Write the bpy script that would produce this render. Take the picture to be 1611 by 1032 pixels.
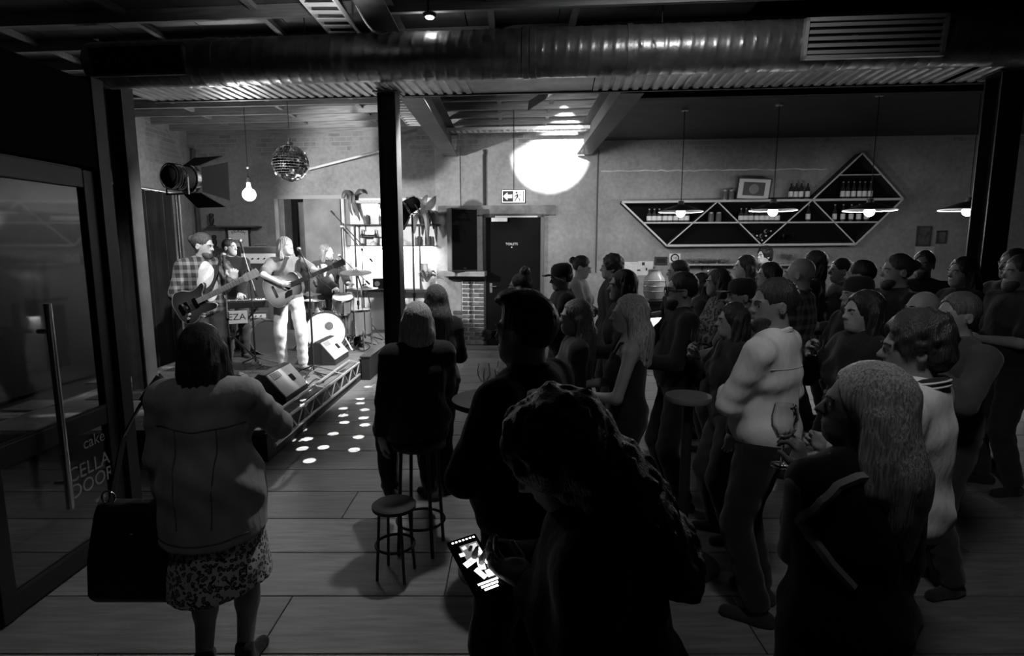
import bpy, bmesh, math, random
import numpy as np
from mathutils import Vector, Matrix, Euler
for o in list(bpy.data.objects): bpy.data.objects.remove(o)
random.seed(7); rng = np.random.default_rng(7)
PI = math.pi
SC = bpy.context.scene; COL = SC.collection
# ------------------------------------------------------------------ camera, world, exposure, light
CAMZ = 1.9; TH = math.atan(128/900.0); F = 900.0
cam = bpy.data.objects.new('camera', bpy.data.cameras.new('camera')); COL.objects.link(cam)
cam.location = (0, 0, CAMZ); cam.rotation_euler = (PI/2 - TH, 0, 0)
cam.data.sensor_fit = 'HORIZONTAL'; cam.data.sensor_width = 36; cam.data.lens = 36*F/1611
cam.data.clip_start = 0.05
SC.camera = cam
w = bpy.data.worlds.new('world'); SC.world = w; w.use_nodes = True
w.node_tree.nodes['Background'].inputs[0].default_value = (1, 1, 1, 1)
w.node_tree.nodes['Background'].inputs[1].default_value = 0.007
SC.view_settings.view_transform = 'Standard'; SC.view_settings.look = 'None'
SC.view_settings.exposure = 0.45; SC.view_settings.gamma = 1.0; SC.view_settings.use_curve_mapping = False

def spot(name, loc, aim, watts, size_deg, blend=.2, radius=.05):
    l = bpy.data.lights.new(name, 'SPOT'); l.energy = watts; l.spot_size = math.radians(size_deg)
    l.spot_blend = blend; l.shadow_soft_size = radius
    o = bpy.data.objects.new(name, l); COL.objects.link(o); o.location = loc
    o.rotation_euler = (Vector(aim)-Vector(loc)).to_track_quat('-Z', 'Y').to_euler()
    return o
def point(name, loc, watts, radius=.06):
    l = bpy.data.lights.new(name, 'POINT'); l.energy = watts; l.shadow_soft_size = radius
    o = bpy.data.objects.new(name, l); COL.objects.link(o); o.location = loc; return o
spot('stage_key_light', (0.2, 6.78, 3.72), (-3.1, 7.5, 1.45), 1400, 57, .4, .06)
spot('stage_front_light', (-2.0, 4.2, 3.9), (-3.2, 6.6, 1.2), 300, 46, .6, .1)
spot('wall_spot_light', (0.50, 7.2, 3.80), (0.70, 10.8, 3.62), 2800, 24, .3, .010)
spot('soffit_fill', (-3.6, 7.7, 2.0), (-2.5, 6.5, 3.55), 60, 60, .8, .05)  # added lamp without a fixture, brightens the soffit from below
spot('ceiling_fill', (-2.7, 8.2, 2.3), (-2.9, 9.0, 4.1), 45, 140, .8, .05)  # unseen lamp added to lift the joists over the stage
spot('dance_floor_light', (-.25, 3.95, 4.0), (-.95, 3.25, 0), 130, 52, .4, .07)
spot('front_left_fill', (-.7, .6, 3.9), (-1.25, 2.35, 1.1), 11, 34, .8, .1)  # added fill for the back of the denim jacket
spot('crowd_light', (0.7, 0.9, 3.9), (1.75, 2.4, 1.5), 72, 60, .9, .25)
spot('crowd_face_fill', (-2.0, 5.2, 3.5), (1.6, 4.9, 1.6), 45, 62, .8, .12)  # added lamp, no fixture, brightens crowd faces from the stage side
spot('bar_spill_fill', (0.3, 6.8, 3.4), (1.1, 10.7, 2.5), 330, 76, 1.0, .3)  # added wash in place of the wall spot's spill on the bar wall
spot('tray_fill', (-1.1, 4.5, 3.25), (-1.55, 4.8, 3.95), 60, 75, .8, .05)  # added unseen lamp that brightens the near cable tray
spot('duct_light', (1.4, 3.6, 3.9), (1.6, 5.7, 3.7), 45, 110, 1.0, .1)
# ------------------------------------------------------------------ pixel rays -> world points
CT, ST = math.cos(TH), math.sin(TH)
def ray(px, py):
    u = (px-805.5)/F; v = (516-py)/F
    return Vector((u, CT+v*ST, -ST+v*CT))
def at(px, py, d):
    r = ray(px, py); return Vector((0, 0, CAMZ)) + r*(d/r.y)
def atz(px, py, z):
    r = ray(px, py); return Vector((0, 0, CAMZ)) + r*((z-CAMZ)/r.z)
AW = math.atan(.0875)
WU = Vector((math.cos(AW), -math.sin(AW), 0)); WN = Vector((-math.sin(AW), -math.cos(AW), 0))
WO = Vector((-.74, 10.99, 0))
MW = Matrix(((WU.x, -WN.x, 0, WO.x), (WU.y, -WN.y, 0, WO.y), (0, 0, 1, 0), (0, 0, 0, 1)))  # wall frame: x along, y into wall, z up
def wl(px, py, off=0.0):
    r = ray(px, py); c = Vector((0, 0, CAMZ)); o = WO + WN*off
    p = c + r*((o-c).dot(WN)/r.dot(WN))
    return (p-WO).dot(WU), p.z
# ------------------------------------------------------------------ materials
MATS = {}
def mat(name, col, rough=.6, metal=0., var=0., vscale=6., bump=0., bscale=40., stretch=(1, 1, 1), spec=.5, rnd=0.):
    if name in MATS: return MATS[name]
    m = bpy.data.materials.new(name); m.use_nodes = True; nt = m.node_tree; b = nt.nodes['Principled BSDF']
    b.inputs['Base Color'].default_value = (col, col, col, 1); b.inputs['Roughness'].default_value = rough
    b.inputs['Metallic'].default_value = metal; b.inputs['Specular IOR Level'].default_value = spec
    N = nt.nodes.new; L = nt.links.new
    tc = N('ShaderNodeTexCoord'); mp = N('ShaderNodeMapping'); L(tc.outputs['Object'], mp.inputs[0]); mp.inputs['Scale'].default_value = stretch
    if var or rnd:
        nz = N('ShaderNodeTexNoise'); nz.inputs['Scale'].default_value = vscale; nz.inputs['Detail'].default_value = 6
        L(mp.outputs[0], nz.inputs['Vector'])
        mr = N('ShaderNodeMapRange'); L(nz.outputs[0], mr.inputs[0]); mr.inputs[1].default_value = .3; mr.inputs[2].default_value = .7
        mr.inputs[3].default_value = col*(1-var); mr.inputs[4].default_value = min(col*(1+var), .95)
        out = mr.outputs[0]
        if rnd:
            oi = N('ShaderNodeObjectInfo'); m2 = N('ShaderNodeMapRange'); L(oi.outputs['Random'], m2.inputs[0])
            m2.inputs[3].default_value = 1-rnd; m2.inputs[4].default_value = 1+rnd
            mu = N('ShaderNodeMath'); mu.operation = 'MULTIPLY'; L(out, mu.inputs[0]); L(m2.outputs[0], mu.inputs[1]); out = mu.outputs[0]
        cc = N('ShaderNodeCombineColor')
        for i in range(3): L(out, cc.inputs[i])
        L(cc.outputs[0], b.inputs['Base Color'])
    if bump:
        n2 = N('ShaderNodeTexNoise'); n2.inputs['Scale'].default_value = bscale; n2.inputs['Detail'].default_value = 4
        L(mp.outputs[0], n2.inputs['Vector'])
        bp = N('ShaderNodeBump'); bp.inputs['Strength'].default_value = bump; bp.inputs['Distance'].default_value = .02
        L(n2.outputs[0], bp.inputs['Height']); L(bp.outputs[0], b.inputs['Normal'])
    MATS[name] = m; return m
def glow(name, strength, col=1.):
    if name in MATS: return MATS[name]
    m = bpy.data.materials.new(name); m.use_nodes = True; b = m.node_tree.nodes['Principled BSDF']
    b.inputs['Base Color'].default_value = (.8, .8, .8, 1)
    b.inputs['Emission Color'].default_value = (col, col, col, 1); b.inputs['Emission Strength'].default_value = strength
    MATS[name] = m; return m
def glass(name, rough=.02):
    if name in MATS: return MATS[name]
    m = bpy.data.materials.new(name); m.use_nodes = True; b = m.node_tree.nodes['Principled BSDF']
    b.inputs['Base Color'].default_value = (.95, .95, .95, 1); b.inputs['Transmission Weight'].default_value = 1
    b.inputs['Roughness'].default_value = rough; b.inputs['IOR'].default_value = 1.45
    MATS[name] = m; return m
black = mat('black_paint', .012, .6); steel = mat('dark_steel', .03, .45, .3, .3, 5)
chrome = mat('chrome', .75, .18, 1.); grey_metal = mat('grey_metal', .3, .4, .8)
rubber = mat('rubber', .015, .7); white_paint = mat('white_paint', .75, .5); cream = mat('pale_paint', .55, .5, 0, .15, 4)
darkwood = mat('dark_wood', .06, .5, 0, .4, 4, .1, 30, (1, 1, 12)); palewood = mat('pale_wood', .42, .5, 0, .25, 5, .1, 30, (12, 1, 12))
clear = glass('clear_glass')
# ------------------------------------------------------------------ mesh building
class MB:
    def __init__(s): s.v = []; s.f = []
    def add(s, v, f):
        n = len(s.v); s.v += [tuple(p) for p in v]; s.f += [tuple(i+n for i in q) for q in f]; return s
    def xf(s, M):
        s.v = [tuple(M @ Vector(p)) for p in s.v]; return s
    def box(s, c, d, M=None):
        x, y, z = (t/2 for t in d); v = [Vector((c[0]+i*x, c[1]+j*y, c[2]+k*z)) for i in (-1, 1) for j in (-1, 1) for k in (-1, 1)]
        if M is not None: v = [M @ p for p in v]
        return s.add(v, [(0, 1, 3, 2), (4, 6, 7, 5), (0, 4, 5, 1), (2, 3, 7, 6), (0, 2, 6, 4), (1, 5, 7, 3)])
    def bar(s, a, b, wd, ht=None, up=(0, 0, 1)):
        a, b = Vector(a), Vector(b); ht = ht or wd; t = (b-a).normalized(); u = Vector(up)
        if abs(t.dot(u)) > .98: u = Vector((0, 1, 0))
        l = t.cross(u).normalized()*wd/2; n = l.cross(t).normalized()*ht/2
        v = [p+i*l+j*n for p in (a, b) for i, j in ((-1, -1), (1, -1), (1, 1), (-1, 1))]
        return s.add(v, [(3, 2, 1, 0), (4, 5, 6, 7), (0, 1, 5, 4), (1, 2, 6, 5), (2, 3, 7, 6), (3, 0, 4, 7)])
    def tube(s, pts, r, n=8, caps=True):
        pts = [Vector(p) for p in pts]; R = r if isinstance(r, (list, tuple)) else [r]*len(pts)
        v = []; pu = None
        for i, p in enumerate(pts):
            t = (pts[min(i+1, len(pts)-1)]-pts[max(i-1, 0)]).normalized()
            if pu is None: pu = t.orthogonal().normalized()
            u = (pu - t*pu.dot(t))
            u = u.normalized() if u.length > 1e-6 else t.orthogonal().normalized()
            pu = u; w_ = t.cross(u)
            v += [p+(u*math.cos(2*PI*k/n)+w_*math.sin(2*PI*k/n))*R[i] for k in range(n)]
        f = [(i*n+k, i*n+(k+1) % n, (i+1)*n+(k+1) % n, (i+1)*n+k) for i in range(len(pts)-1) for k in range(n)]
        if caps: f += [tuple(range(n-1, -1, -1)), tuple(range((len(pts)-1)*n, len(pts)*n))]
        return s.add(v, f)
    def lathe(s, prof, n=16, M=None, caps=True):
        v = [Vector((r*math.cos(2*PI*k/n), r*math.sin(2*PI*k/n), z)) for r, z in prof for k in range(n)]
        if M is not None: v = [M @ p for p in v]
        f = [(i*n+k, i*n+(k+1) % n, (i+1)*n+(k+1) % n, (i+1)*n+k) for i in range(len(prof)-1) for k in range(n)]
        if caps: f += [tuple(range(n-1, -1, -1)), tuple(range((len(prof)-1)*n, len(prof)*n))]
        return s.add(v, f)
    def ball(s, c, r, n=12, m=8):
        rr = r if isinstance(r, (list, tuple)) else (r, r, r)
        pr = [(max(math.sin(PI*i/m), .02), -math.cos(PI*i/m)) for i in range(m+1)]
        return s.lathe(pr, n, Matrix.Translation(c) @ Matrix.Diagonal((*rr, 1)))
    def prism(s, poly, y0, y1, M=None):      # polygon in x,z extruded along y
        n = len(poly); v = [Vector((p[0], y, p[1])) for y in (y0, y1) for p in poly]
        if M is not None: v = [M @ p for p in v]
        return s.add(v, [tuple(range(n)), tuple(range(2*n-1, n-1, -1))] + [(i, i+n, (i+1) % n+n, (i+1) % n) for i in range(n)])
    def mesh(s, name, smooth=False, bevel=0):
        me = bpy.data.meshes.new(name); me.from_pydata(s.v, [], s.f); 
        bm = bmesh.new(); bm.from_mesh(me)
        bmesh.ops.recalc_face_normals(bm, faces=bm.faces)
        if bevel: bmesh.ops.bevel(bm, geom=list(bm.edges), offset=bevel, segments=2, affect='EDGES', profile=.5)
        bm.to_mesh(me); bm.free()
        if smooth:
            me.polygons.foreach_set('use_smooth', [True]*len(me.polygons))
            try: me.set_sharp_from_angle(angle=math.radians(40))
            except Exception: pass
        return me
def link(name, me, m, parent=None, kind=None):
    o = bpy.data.objects.new(name, me); COL.objects.link(o)
    if m is not None and me is not None and not me.materials: me.materials.append(m)
    if parent is not None:
        o.parent = parent
    if kind: o['kind'] = kind
    return o
def part(name, mb, m, parent=None, smooth=False, bevel=0, label=None, world=False):
    o = link(name, mb.mesh(name, smooth, bevel), m, parent)
    if world and parent is not None: o.matrix_parent_inverse = parent.matrix_world.inverted()
    if label: o['label'] = label
    return o
def tag(o, label, cat, group=None):
    o['label'] = label; o['category'] = cat
    if group: o['group'] = group
    return o
def thing(name, label, cat, M=None, group=None):
    o = bpy.data.objects.new(name, None); COL.objects.link(o); o.empty_display_size = .1
    if M is not None:
        if not isinstance(M, Matrix): M = Matrix.Translation(M)
        o.matrix_world = M; o.matrix_basis = M
    return tag(o, label, cat, group)
def struct(name, mb, m, parent=None, smooth=False):
    o = part(name, mb, m, parent, smooth); o['kind'] = 'structure'; return o
def dup(root, M, label=None):
    r = root.copy(); COL.objects.link(r); r.matrix_world = M; r.matrix_basis = M
    if label: r['label'] = label
    for ch in list(root.children):
        c = ch.copy(); COL.objects.link(c); c.parent = r
        for g in list(ch.children):
            d = g.copy(); COL.objects.link(d); d.parent = c
    return r
def text_mesh(txt, size, depth=.002, align='CENTER'):
    cu = bpy.data.curves.new('lettering', 'FONT'); cu.body = txt; cu.size = size; cu.extrude = depth; cu.align_x = align; cu.align_y = 'CENTER'
    cu.resolution_u = 3
    o = bpy.data.objects.new('lettering', cu); COL.objects.link(o)
    me = bpy.data.meshes.new_from_object(o.evaluated_get(bpy.context.evaluated_depsgraph_get()))
    bpy.data.objects.remove(o); bpy.data.curves.remove(cu); return me
def frame_M(o, x, y, z):
    return Matrix(((x[0], y[0], z[0], o[0]), (x[1], y[1], z[1], o[1]), (x[2], y[2], z[2], o[2]), (0, 0, 0, 1)))
# ================================================================== SETTING
def noise_wall_material(name, base, brick=True):
    m = bpy.data.materials.new(name); m.use_nodes = True; nt = m.node_tree; N = nt.nodes.new; L = nt.links.new
    b = nt.nodes['Principled BSDF']; b.inputs['Roughness'].default_value = .85
    tc = N('ShaderNodeTexCoord')
    n1 = N('ShaderNodeTexNoise'); n1.inputs['Scale'].default_value = 1.3; n1.inputs['Detail'].default_value = 9; n1.inputs['Roughness'].default_value = .65
    n2 = N('ShaderNodeTexNoise'); n2.inputs['Scale'].default_value = 14; n2.inputs['Detail'].default_value = 6
    L(tc.outputs['Object'], n1.inputs[0]); L(tc.outputs['Object'], n2.inputs[0])
    mr = N('ShaderNodeMapRange'); L(n1.outputs[0], mr.inputs[0]); mr.inputs[1].default_value = .3; mr.inputs[2].default_value = .7; mr.inputs[3].default_value = base*.72; mr.inputs[4].default_value = base*1.25
    m2 = N('ShaderNodeMapRange'); L(n2.outputs[0], m2.inputs[0]); m2.inputs[1].default_value = .3; m2.inputs[2].default_value = .7; m2.inputs[3].default_value = .85; m2.inputs[4].default_value = 1.12
    mu = N('ShaderNodeMath'); mu.operation = 'MULTIPLY'; L(mr.outputs[0], mu.inputs[0]); L(m2.outputs[0], mu.inputs[1]); out = mu.outputs[0]
    hgt = n2.outputs[0]
    if brick:
        sp = N('ShaderNodeSeparateXYZ'); L(tc.outputs['Object'], sp.inputs[0])
        cb = N('ShaderNodeCombineXYZ'); L(sp.outputs[0], cb.inputs[0]); L(sp.outputs[2], cb.inputs[1])
        br = N('ShaderNodeTexBrick'); L(cb.outputs[0], br.inputs['Vector']); br.inputs['Scale'].default_value = 1.; br.inputs['Brick Width'].default_value = .24
        br.inputs['Row Height'].default_value = .086; br.inputs['Mortar Size'].default_value = .008; br.inputs['Color1'].default_value = (.10,)*3+(1,); br.inputs['Color2'].default_value = (.2,)*3+(1,); br.inputs['Mortar'].default_value = (.26,)*3+(1,)
        # plaster has fallen off where the noise is high, more so near the top of the wall
        ad = N('ShaderNodeMapRange'); L(sp.outputs[2], ad.inputs[0]); ad.inputs[1].default_value = 2.9; ad.inputs[2].default_value = 3.9; ad.inputs[3].default_value = -.13; ad.inputs[4].default_value = .13
        s = N('ShaderNodeMath'); L(n1.outputs[0], s.inputs[0]); L(ad.outputs[0], s.inputs[1])
        k = N('ShaderNodeMapRange'); L(s.outputs[0], k.inputs[0]); k.inputs[1].default_value = .56; k.inputs[2].default_value = .66
        k2 = N('ShaderNodeMath'); k2.operation = 'MULTIPLY'; L(k.outputs[0], k2.inputs[0]); k2.inputs[1].default_value = .75
        mx = N('ShaderNodeMix'); mx.data_type = 'FLOAT'; L(k2.outputs[0], mx.inputs[0]); L(out, mx.inputs[2]); L(br.outputs['Color'], mx.inputs[3]); out = mx.outputs[0]
    cc = N('ShaderNodeCombineColor')
    for i in range(3): L(out, cc.inputs[i])
    L(cc.outputs[0], b.inputs['Base Color'])
    bp = N('ShaderNodeBump'); bp.inputs['Strength'].default_value = .3; bp.inputs['Distance'].default_value = .01; L(hgt, bp.inputs['Height']); L(bp.outputs[0], b.inputs['Normal'])
    return m
plaster = noise_wall_material('old_plaster', .27)
leftbrick = noise_wall_material('left_wall_plaster', .33)
plank_m = mat('floor_board', .17, .42, 0, .3, 3, .12, 25, (1.2, 12, 12), .4, .18)
# floor with its boards
fl = struct('floor', MB().box((2, 5, -.06), (19, 17, .10)), mat('floor_gap', .02, .9))
PL, PWD = 2.4, .45
pm = MB().box((0, 0, -.008), (PL-.006, PWD-.008, .03)).mesh('plank', bevel=.003); pm.materials.append(plank_m)
for r in range(22):
    y = 1.32 + r*PWD
    for c in range(-2, 5):
        x = c*PL + (r % 3)*.83
        if abs(x) > .95*y+2.6 or y > 11.1-.0875*x: continue
        o = link('plank', pm, None, fl); o.location = (x, y+.004*x*0, 0)
# back wall (wall frame), with a doorway
wall_root = None
def wbox(px0, py0, px1, py1, y0, y1, off=0):
    x0, z1 = wl(px0, py0, off); x1, z0 = wl(px1, py1, off)
    return MB().box(((x0+x1)/2, (y0+y1)/2, (z0+z1)/2), (abs(x1-x0), abs(y1-y0), abs(z1-z0)))
dx0, dz = wl(446, 312); dx1, _ = wl(479, 312)
wb = MB()
H = 4.5
wb.box(((-6.6+dx0)/2, .15, H/2), (dx0+6.6, .3, H)); wb.box(((dx1+11)/2, .15, H/2), (11-dx1, .3, H)); wb.box(((dx0+dx1)/2, .15, (H+dz)/2), (dx1-dx0, .3, H-dz))
wb.box(((dx0+dx1)/2, 1.0, dz/2), (dx1-dx0+.4, .1, dz))
wall_back = struct('wall_back', wb, plaster); wall_back.matrix_world = MW
# exposed bricks of the pier under the loudspeaker ledge: recessed mortar bed, each brick a piece
x0, z1 = wl(727, 441); x1, z0 = wl(762, 543); z0 = max(z0, .02)
part('mortar_bed', MB().box(((x0+x1)/2, -.02, (z0+z1)/2), (x1-x0, .04, z1-z0)), mat('mortar', .8, .9, 0, .15, 20, .3, 60), wall_back)
bkm = MB().box((0, 0, 0), (.208, .05, .062)).mesh('brick', bevel=.004); bkm.materials.append(mat('brick_face', .13, .85, 0, .35, 18, .4, 60, (1, 1, 1), .3, .35))
bkh = MB().box((0, 0, 0), (.098, .05, .062)).mesh('brick', bevel=.004); bkh.materials.append(MATS['brick_face'])
z = z0+.045; r = 0
while z < z1-.02:
    xs = [(x0+.118, bkm), (x0+.345, bkm)] if r % 2 == 0 else [(x0+.06, bkh), (x0+.235, bkm), (x0+.39, bkh)]
    if r in (6, 7): xs.insert(0, (x0-.07, bkm))
    for bx, me in xs:
        o = link('brick', me, None, wall_back); o.location = (bx, -.038+random.uniform(-.004, .004), z)
    z += .083; r += 1
# rough plaster pier left of the bricks, lintel over the toilet door, pale ledge line on the bar wall
lx = wl(762, 330)[0]
part('plaster_pier', wbox(684, 232, 727, 543, -.03, .0), noise_wall_material('pier_plaster', .33), wall_back)
t = struct('trim_1', wbox(690, 324, 874, 338, -.06, 0), mat('lintel', .15, .8, 0, .35, 7, .3, 20), wall_back); t['label'] = 'rough concrete lintel'
pl = MB()
xa = wl(945, 269)[0]; xb = wl(1300, 268)[0]; zz = wl(1000, 269)[1]
pl.tube([(xa+(xb-xa)*i/40, -.006, zz+random.uniform(-.012, .012)) for i in range(41)], .014, 6)
struct('trim_2', pl, mat('ledge_pale', .5, .8, 0, .4, 3), wall_back)
struct('left_blackout_panel', MB().box((-6.2, 7.15, 2.2), (.12, 4.1, 4.3)), black)  # added black panel keeping the stage-lit left wall out of view
# other walls and ceiling
struct('wall_left', MB().box((-6.45, 8.4, 2.25), (.3, 6.6, 4.5)), leftbrick)
struct('wall_front', MB().box((2, -3.3, 2.25), (19, .3, 4.5)), mat('dark_wall', .06, .8, 0, .3, 2))
struct('wall_right', MB().box((10.6, 4, 2.25), (.3, 14.9, 4.5)), MATS['dark_wall'])
ceil = struct('ceiling', MB().box((2, 4.1, 4.62), (19.5, 15.4, .2)), mat('ceiling_deck', .10, .7, 0, .3, 2))
# roof joists run across, battens between
jm = MB().box((0, 0, 0), (9.9, .05, .11)).mesh('joist'); jm.materials.append(mat('joist_timber', .2, .6, 0, .3, 3, .1, 20, (1, 12, 12)))
for i, y in enumerate([4.2, 4.9, 5.6, 6.3, 6.95, 7.6, 8.25, 8.85, 9.4, 9.95, 10.5, 11.05]):
    for s_ in ((-1.4-5.0), (-1.25+5.0)):
        o = link('joist', jm, None, ceil); o.location = (s_, y-.0875*s_-.1, 4.07); o.rotation_euler = (0, 0, -AW)
bt = MB().box((0, 0, 0), (.06, 7.0, .05)).mesh('batten'); bt.materials.append(MATS['joist_timber'])
for x in (-5.2, -3.7, -2.4, -.2, .6):
    o = link('batten', bt, None, ceil); o.location = (x, 7.4, 4.10)
dk = MB().box((0, 0, 0), (.9, 11.5, .02)).mesh('deck_sheet'); dk.materials.append(mat('deck_metal', .12, .5, .5, .3, 2, 0, 1, (1, 1, 1), .5, .3))
for i in range(-7, 3):
    o = link('deck_sheet', dk, None, ceil); o.location = (i*.91, 5.9, 4.14)
# lowered black ceiling over the bar
lc = struct('ceiling_2', MB().box((0, 0, 0), (9.0, 4.6, .1)), mat('bar_ceiling', .035, .55, 0, .3, 3)); lc.location = (6.0, 8.35, 3.86); lc.rotation_euler = (0, 0, -AW)
o = struct('trim_3', MB().box((0, 0, 0), (9.0, .12, .34)), black); o.location = (5.85, 6.4, 3.72); o.rotation_euler = (0, 0, -AW)
# ---- steel columns (H sections), each a thing
def column(x, y, h, rot, label, wd=.17):
    M = Matrix.Translation((x, y, 0)) @ Matrix.Rotation(rot, 4, 'Z')
    t = thing('steel_column', label, 'column', M, 'steel columns under the duct')
    for s_ in (-1, 1): part('flange', MB().box((s_*wd/2, 0, h/2), (.014, wd, h)), mat('column_paint', .03, .45, 0, .3, 6), t)
    part('web', MB().box((0, 0, h/2), (wd-.014, .012, h)), mat('column_paint', .05), t)
    part('base_plate', MB().box((0, 0, .008), (wd*1.6, wd*1.6, .016)), MATS['column_paint'], t)
    part('cap_plate', MB().box((0, 0, h-.006), (wd*1.5, wd*1.5, .012)), MATS['column_paint'], t)
    for a in (-1, 1):
        for b in (-1, 1): part('bolt', MB().lathe([(.012, .016), (.012, .03)], 6, Matrix.Translation((a*wd*.65, b*wd*.65, 0))), grey_metal, t)
    return t
column(-4.12, 6.28, 4.0, -AW, 'dark steel column at the left end of the duct beside the drape')
column(-1.33, 6.45, 3.53, -AW, 'black steel column in front of the lit shelves, second of the three', .18)
column(4.72, 5.75, 3.53, -AW+PI/2, 'grey steel column at the right of the room behind the crowd', .22)
# ---- depth beams
def depth_beam(x, y0, y1, label, m, z=3.54):
    t = thing('roof_beam', label, 'beam', (x, (y0+y1)/2, z), 'roof beams')
    L_ = y1-y0
    part('bottom_flange', MB().box((0, 0, .01), (.26, L_, .02)), m, t); part('top_flange', MB().box((0, 0, .38), (.26, L_, .02)), m, t)
    part('web', MB().box((0, 0, .195), (.02, L_, .36)), m, t); return t
bm_ = mat('beam_paint', .07, .5, 0, .3, 4)
depth_beam(-1.12, 6.66, 10.85, 'dark steel roof beam running to the wall above the black column', bm_)
depth_beam(1.3, 6.48, 10.65, 'dark steel roof beam right of the bright spot on the wall', bm_)
t = depth_beam(-1.2, 2.0, 6.3, 'dark steel roof beam passing over the duct at the top of the picture', bm_, 3.93); t.scale = (1, 1, .35)
# ---- corrugated soffit behind the duct: a thing of sheets
sof = thing('corrugated_soffit', 'corrugated metal soffit lit along the far side of the duct', 'soffit', Matrix.Translation((-1.33, 6.0, 3.55)) @ Matrix.Rotation(-AW, 4, 'Z'))
def corr(x0, x1, pitch=.105, amp=.018):
    mb = MB(); n = int((x1-x0)/pitch); v = []; 
    for i in range(n+1):
        x = x0+i*pitch
        for dx, dz_ in ((0, 0), (.5, 0), (.62, amp), (.88, amp)): v.append((x+dx*pitch, dz_))
    for i in range(len(v)-1):
        (a, za), (b, zb) = v[i], v[i+1]
        mb.add([(a, .02, za), (b, .02, zb), (b, .62, zb), (a, .62, za)], [(0, 1, 2, 3)])
    return mb
galv = mat('galvanised', .5, .4, .35, .25, 5)
for a, b in ((-2.85, -1.4), (-1.4, .05), (.05, .85), (2.15, 3.9), (3.9, 5.7), (5.7, 8.2)): part('soffit_sheet', corr(a, b-.02), galv, sof)
part('flat_sheet', MB().box((1.5, .32, .008), (1.28, .6, .004)), galv, sof)
part('edge_angle', MB().box((2.7, .64, .02), (11.1, .04, .06)), bm_, sof)
# ---- round spiral duct
DR = .215
dM = Matrix.Translation((-4.2, 6.08, 3.70)) @ Matrix.Rotation(-AW, 4, 'Z')
duct = thing('air_duct', 'long round spiral metal air duct hung across the room', 'duct', dM)
def spiral_tube(x0, x1, step=.016, n=40, pitch=.11, amp=.007):
    m_ = int((x1-x0)/step)+1; X = np.linspace(x0, x1, m_)[:, None]; A = np.linspace(0, 2*PI, n, endpoint=False)[None, :]
    ph = (X/pitch + A/(2*PI)) % 1.0
    R = DR + amp*np.exp(-((ph-.5)/.09)**2)
    V = np.stack([X+0*A, R*np.cos(A), R*np.sin(A)], -1).reshape(-1, 3)
    i = np.arange(m_-1)[:, None]*n; k = np.arange(n)[None, :]; k2 = (k+1) % n
    Fq = np.stack([i+k, i+k2, i+n+k2, i+n+k], -1).reshape(-1, 4)
    mb = MB(); mb.v = V.tolist(); mb.f = Fq.tolist(); return mb
ductm = mat('duct_metal', .22, .34, .7, .35, 6, .15, 18)
part('duct_body', spiral_tube(.12, 12.4), ductm, duct, True)
part('end_cap', MB().lathe([(.02, -.03), (.15, -.02), (DR, .03), (DR+.004, .14)], 32, Matrix.Rotation(PI/2, 4, 'Y')), ductm, duct, True)
for x in (1.28, 1.33, 4.35, 4.42, 5.3, 7.2, 8.9):
    part('joint_ring', MB().lathe([(DR, -.03), (DR+.012, -.025), (DR+.012, .025), (DR, .03)], 40, Matrix.Translation((x, 0, 0)) @ Matrix.Rotation(PI/2, 4, 'Y'), False), ductm, duct, True)
def duct_face(x, ang):  # frame on the camera side of the duct, tilted down
    o_ = Vector((x, -DR*math.cos(ang), -DR*math.sin(ang)))
    return frame_M(o_, (1, 0, 0), (0, math.sin(ang), -math.cos(ang)), (0, -math.cos(ang), -math.sin(ang)))
# open slot at the left end
sl = part('slot_frame', MB().box((0, .13, .01), (.98, .02, .05)).box((0, -.13, .01), (.98, .02, .05)).box((-.48, 0, .01), (.02, .28, .05)).box((.48, 0, .01), (.02, .28, .05)), ductm, duct)
sl.matrix_local = duct_face(.62, .12)
o = part('slot_void', MB().box((0, 0, -.01), (.94, .24, .03)), mat('void', .004, .9), duct); o.matrix_local = duct_face(.62, .12)
# louvred grille
gr = part('grille_frame', MB().box((0, .15, .02), (1.16, .03, .06)).box((0, -.15, .02), (1.16, .03, .06)).box((-.565, 0, .02), (.03, .33, .06)).box((.565, 0, .02), (.03, .33, .06)), mat('grille_grey', .4, .5, .2), duct)
gr.matrix_local = duct_face(7.35, .1)
o = part('grille_void', MB().box((0, 0, 0), (1.1, .28, .02)), MATS['void'], duct); o.matrix_local = duct_face(7.35, .1)
for i in range(5):
    o = part('louvre', MB().box((0, 0, 0), (1.1, .036, .004), Matrix.Rotation(.5, 4, 'X')), MATS['grille_grey'], gr); o.location = (0, -.108+i*.054, .03)
for x in (2.2, 5.6, 9.0): part('hanger_rod', MB().tube([(x, 0, DR), (x, 0, .42)], .006, 6), black, duct)
# ---- cable trays
def tray(label, M, L_, wd=.26, pitch=.16):
    t = thing('cable_tray', label, 'cable tray', M, 'cable trays')
    for s_ in (-1, 1): part('rail', MB().box((s_*wd/2, L_/2, 0), (.012, L_, .05)), mat('tray_metal', .6, .45, .3), t)
    me = MB().box((0, 0, -.015), (wd-.012, .05, .014)).mesh('rung'); me.materials.append(MATS['tray_metal'])
    for i in range(int(L_/pitch)):
        o = link('rung', me, None, t); o.location = (0, .08+i*pitch, 0)
    return t
tray('white ladder cable tray running away above the duct at the top of the picture', Matrix.Translation((-1.6, 3.6, 3.92)), 6.4, .27)
tray('pale ladder cable tray crossing over the bright wall spot', Matrix.Translation((-1.2, 10.15, 3.86)) @ Matrix.Rotation(-PI/2-AW, 4, 'Z'), 2.55, .22, .1)
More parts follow.
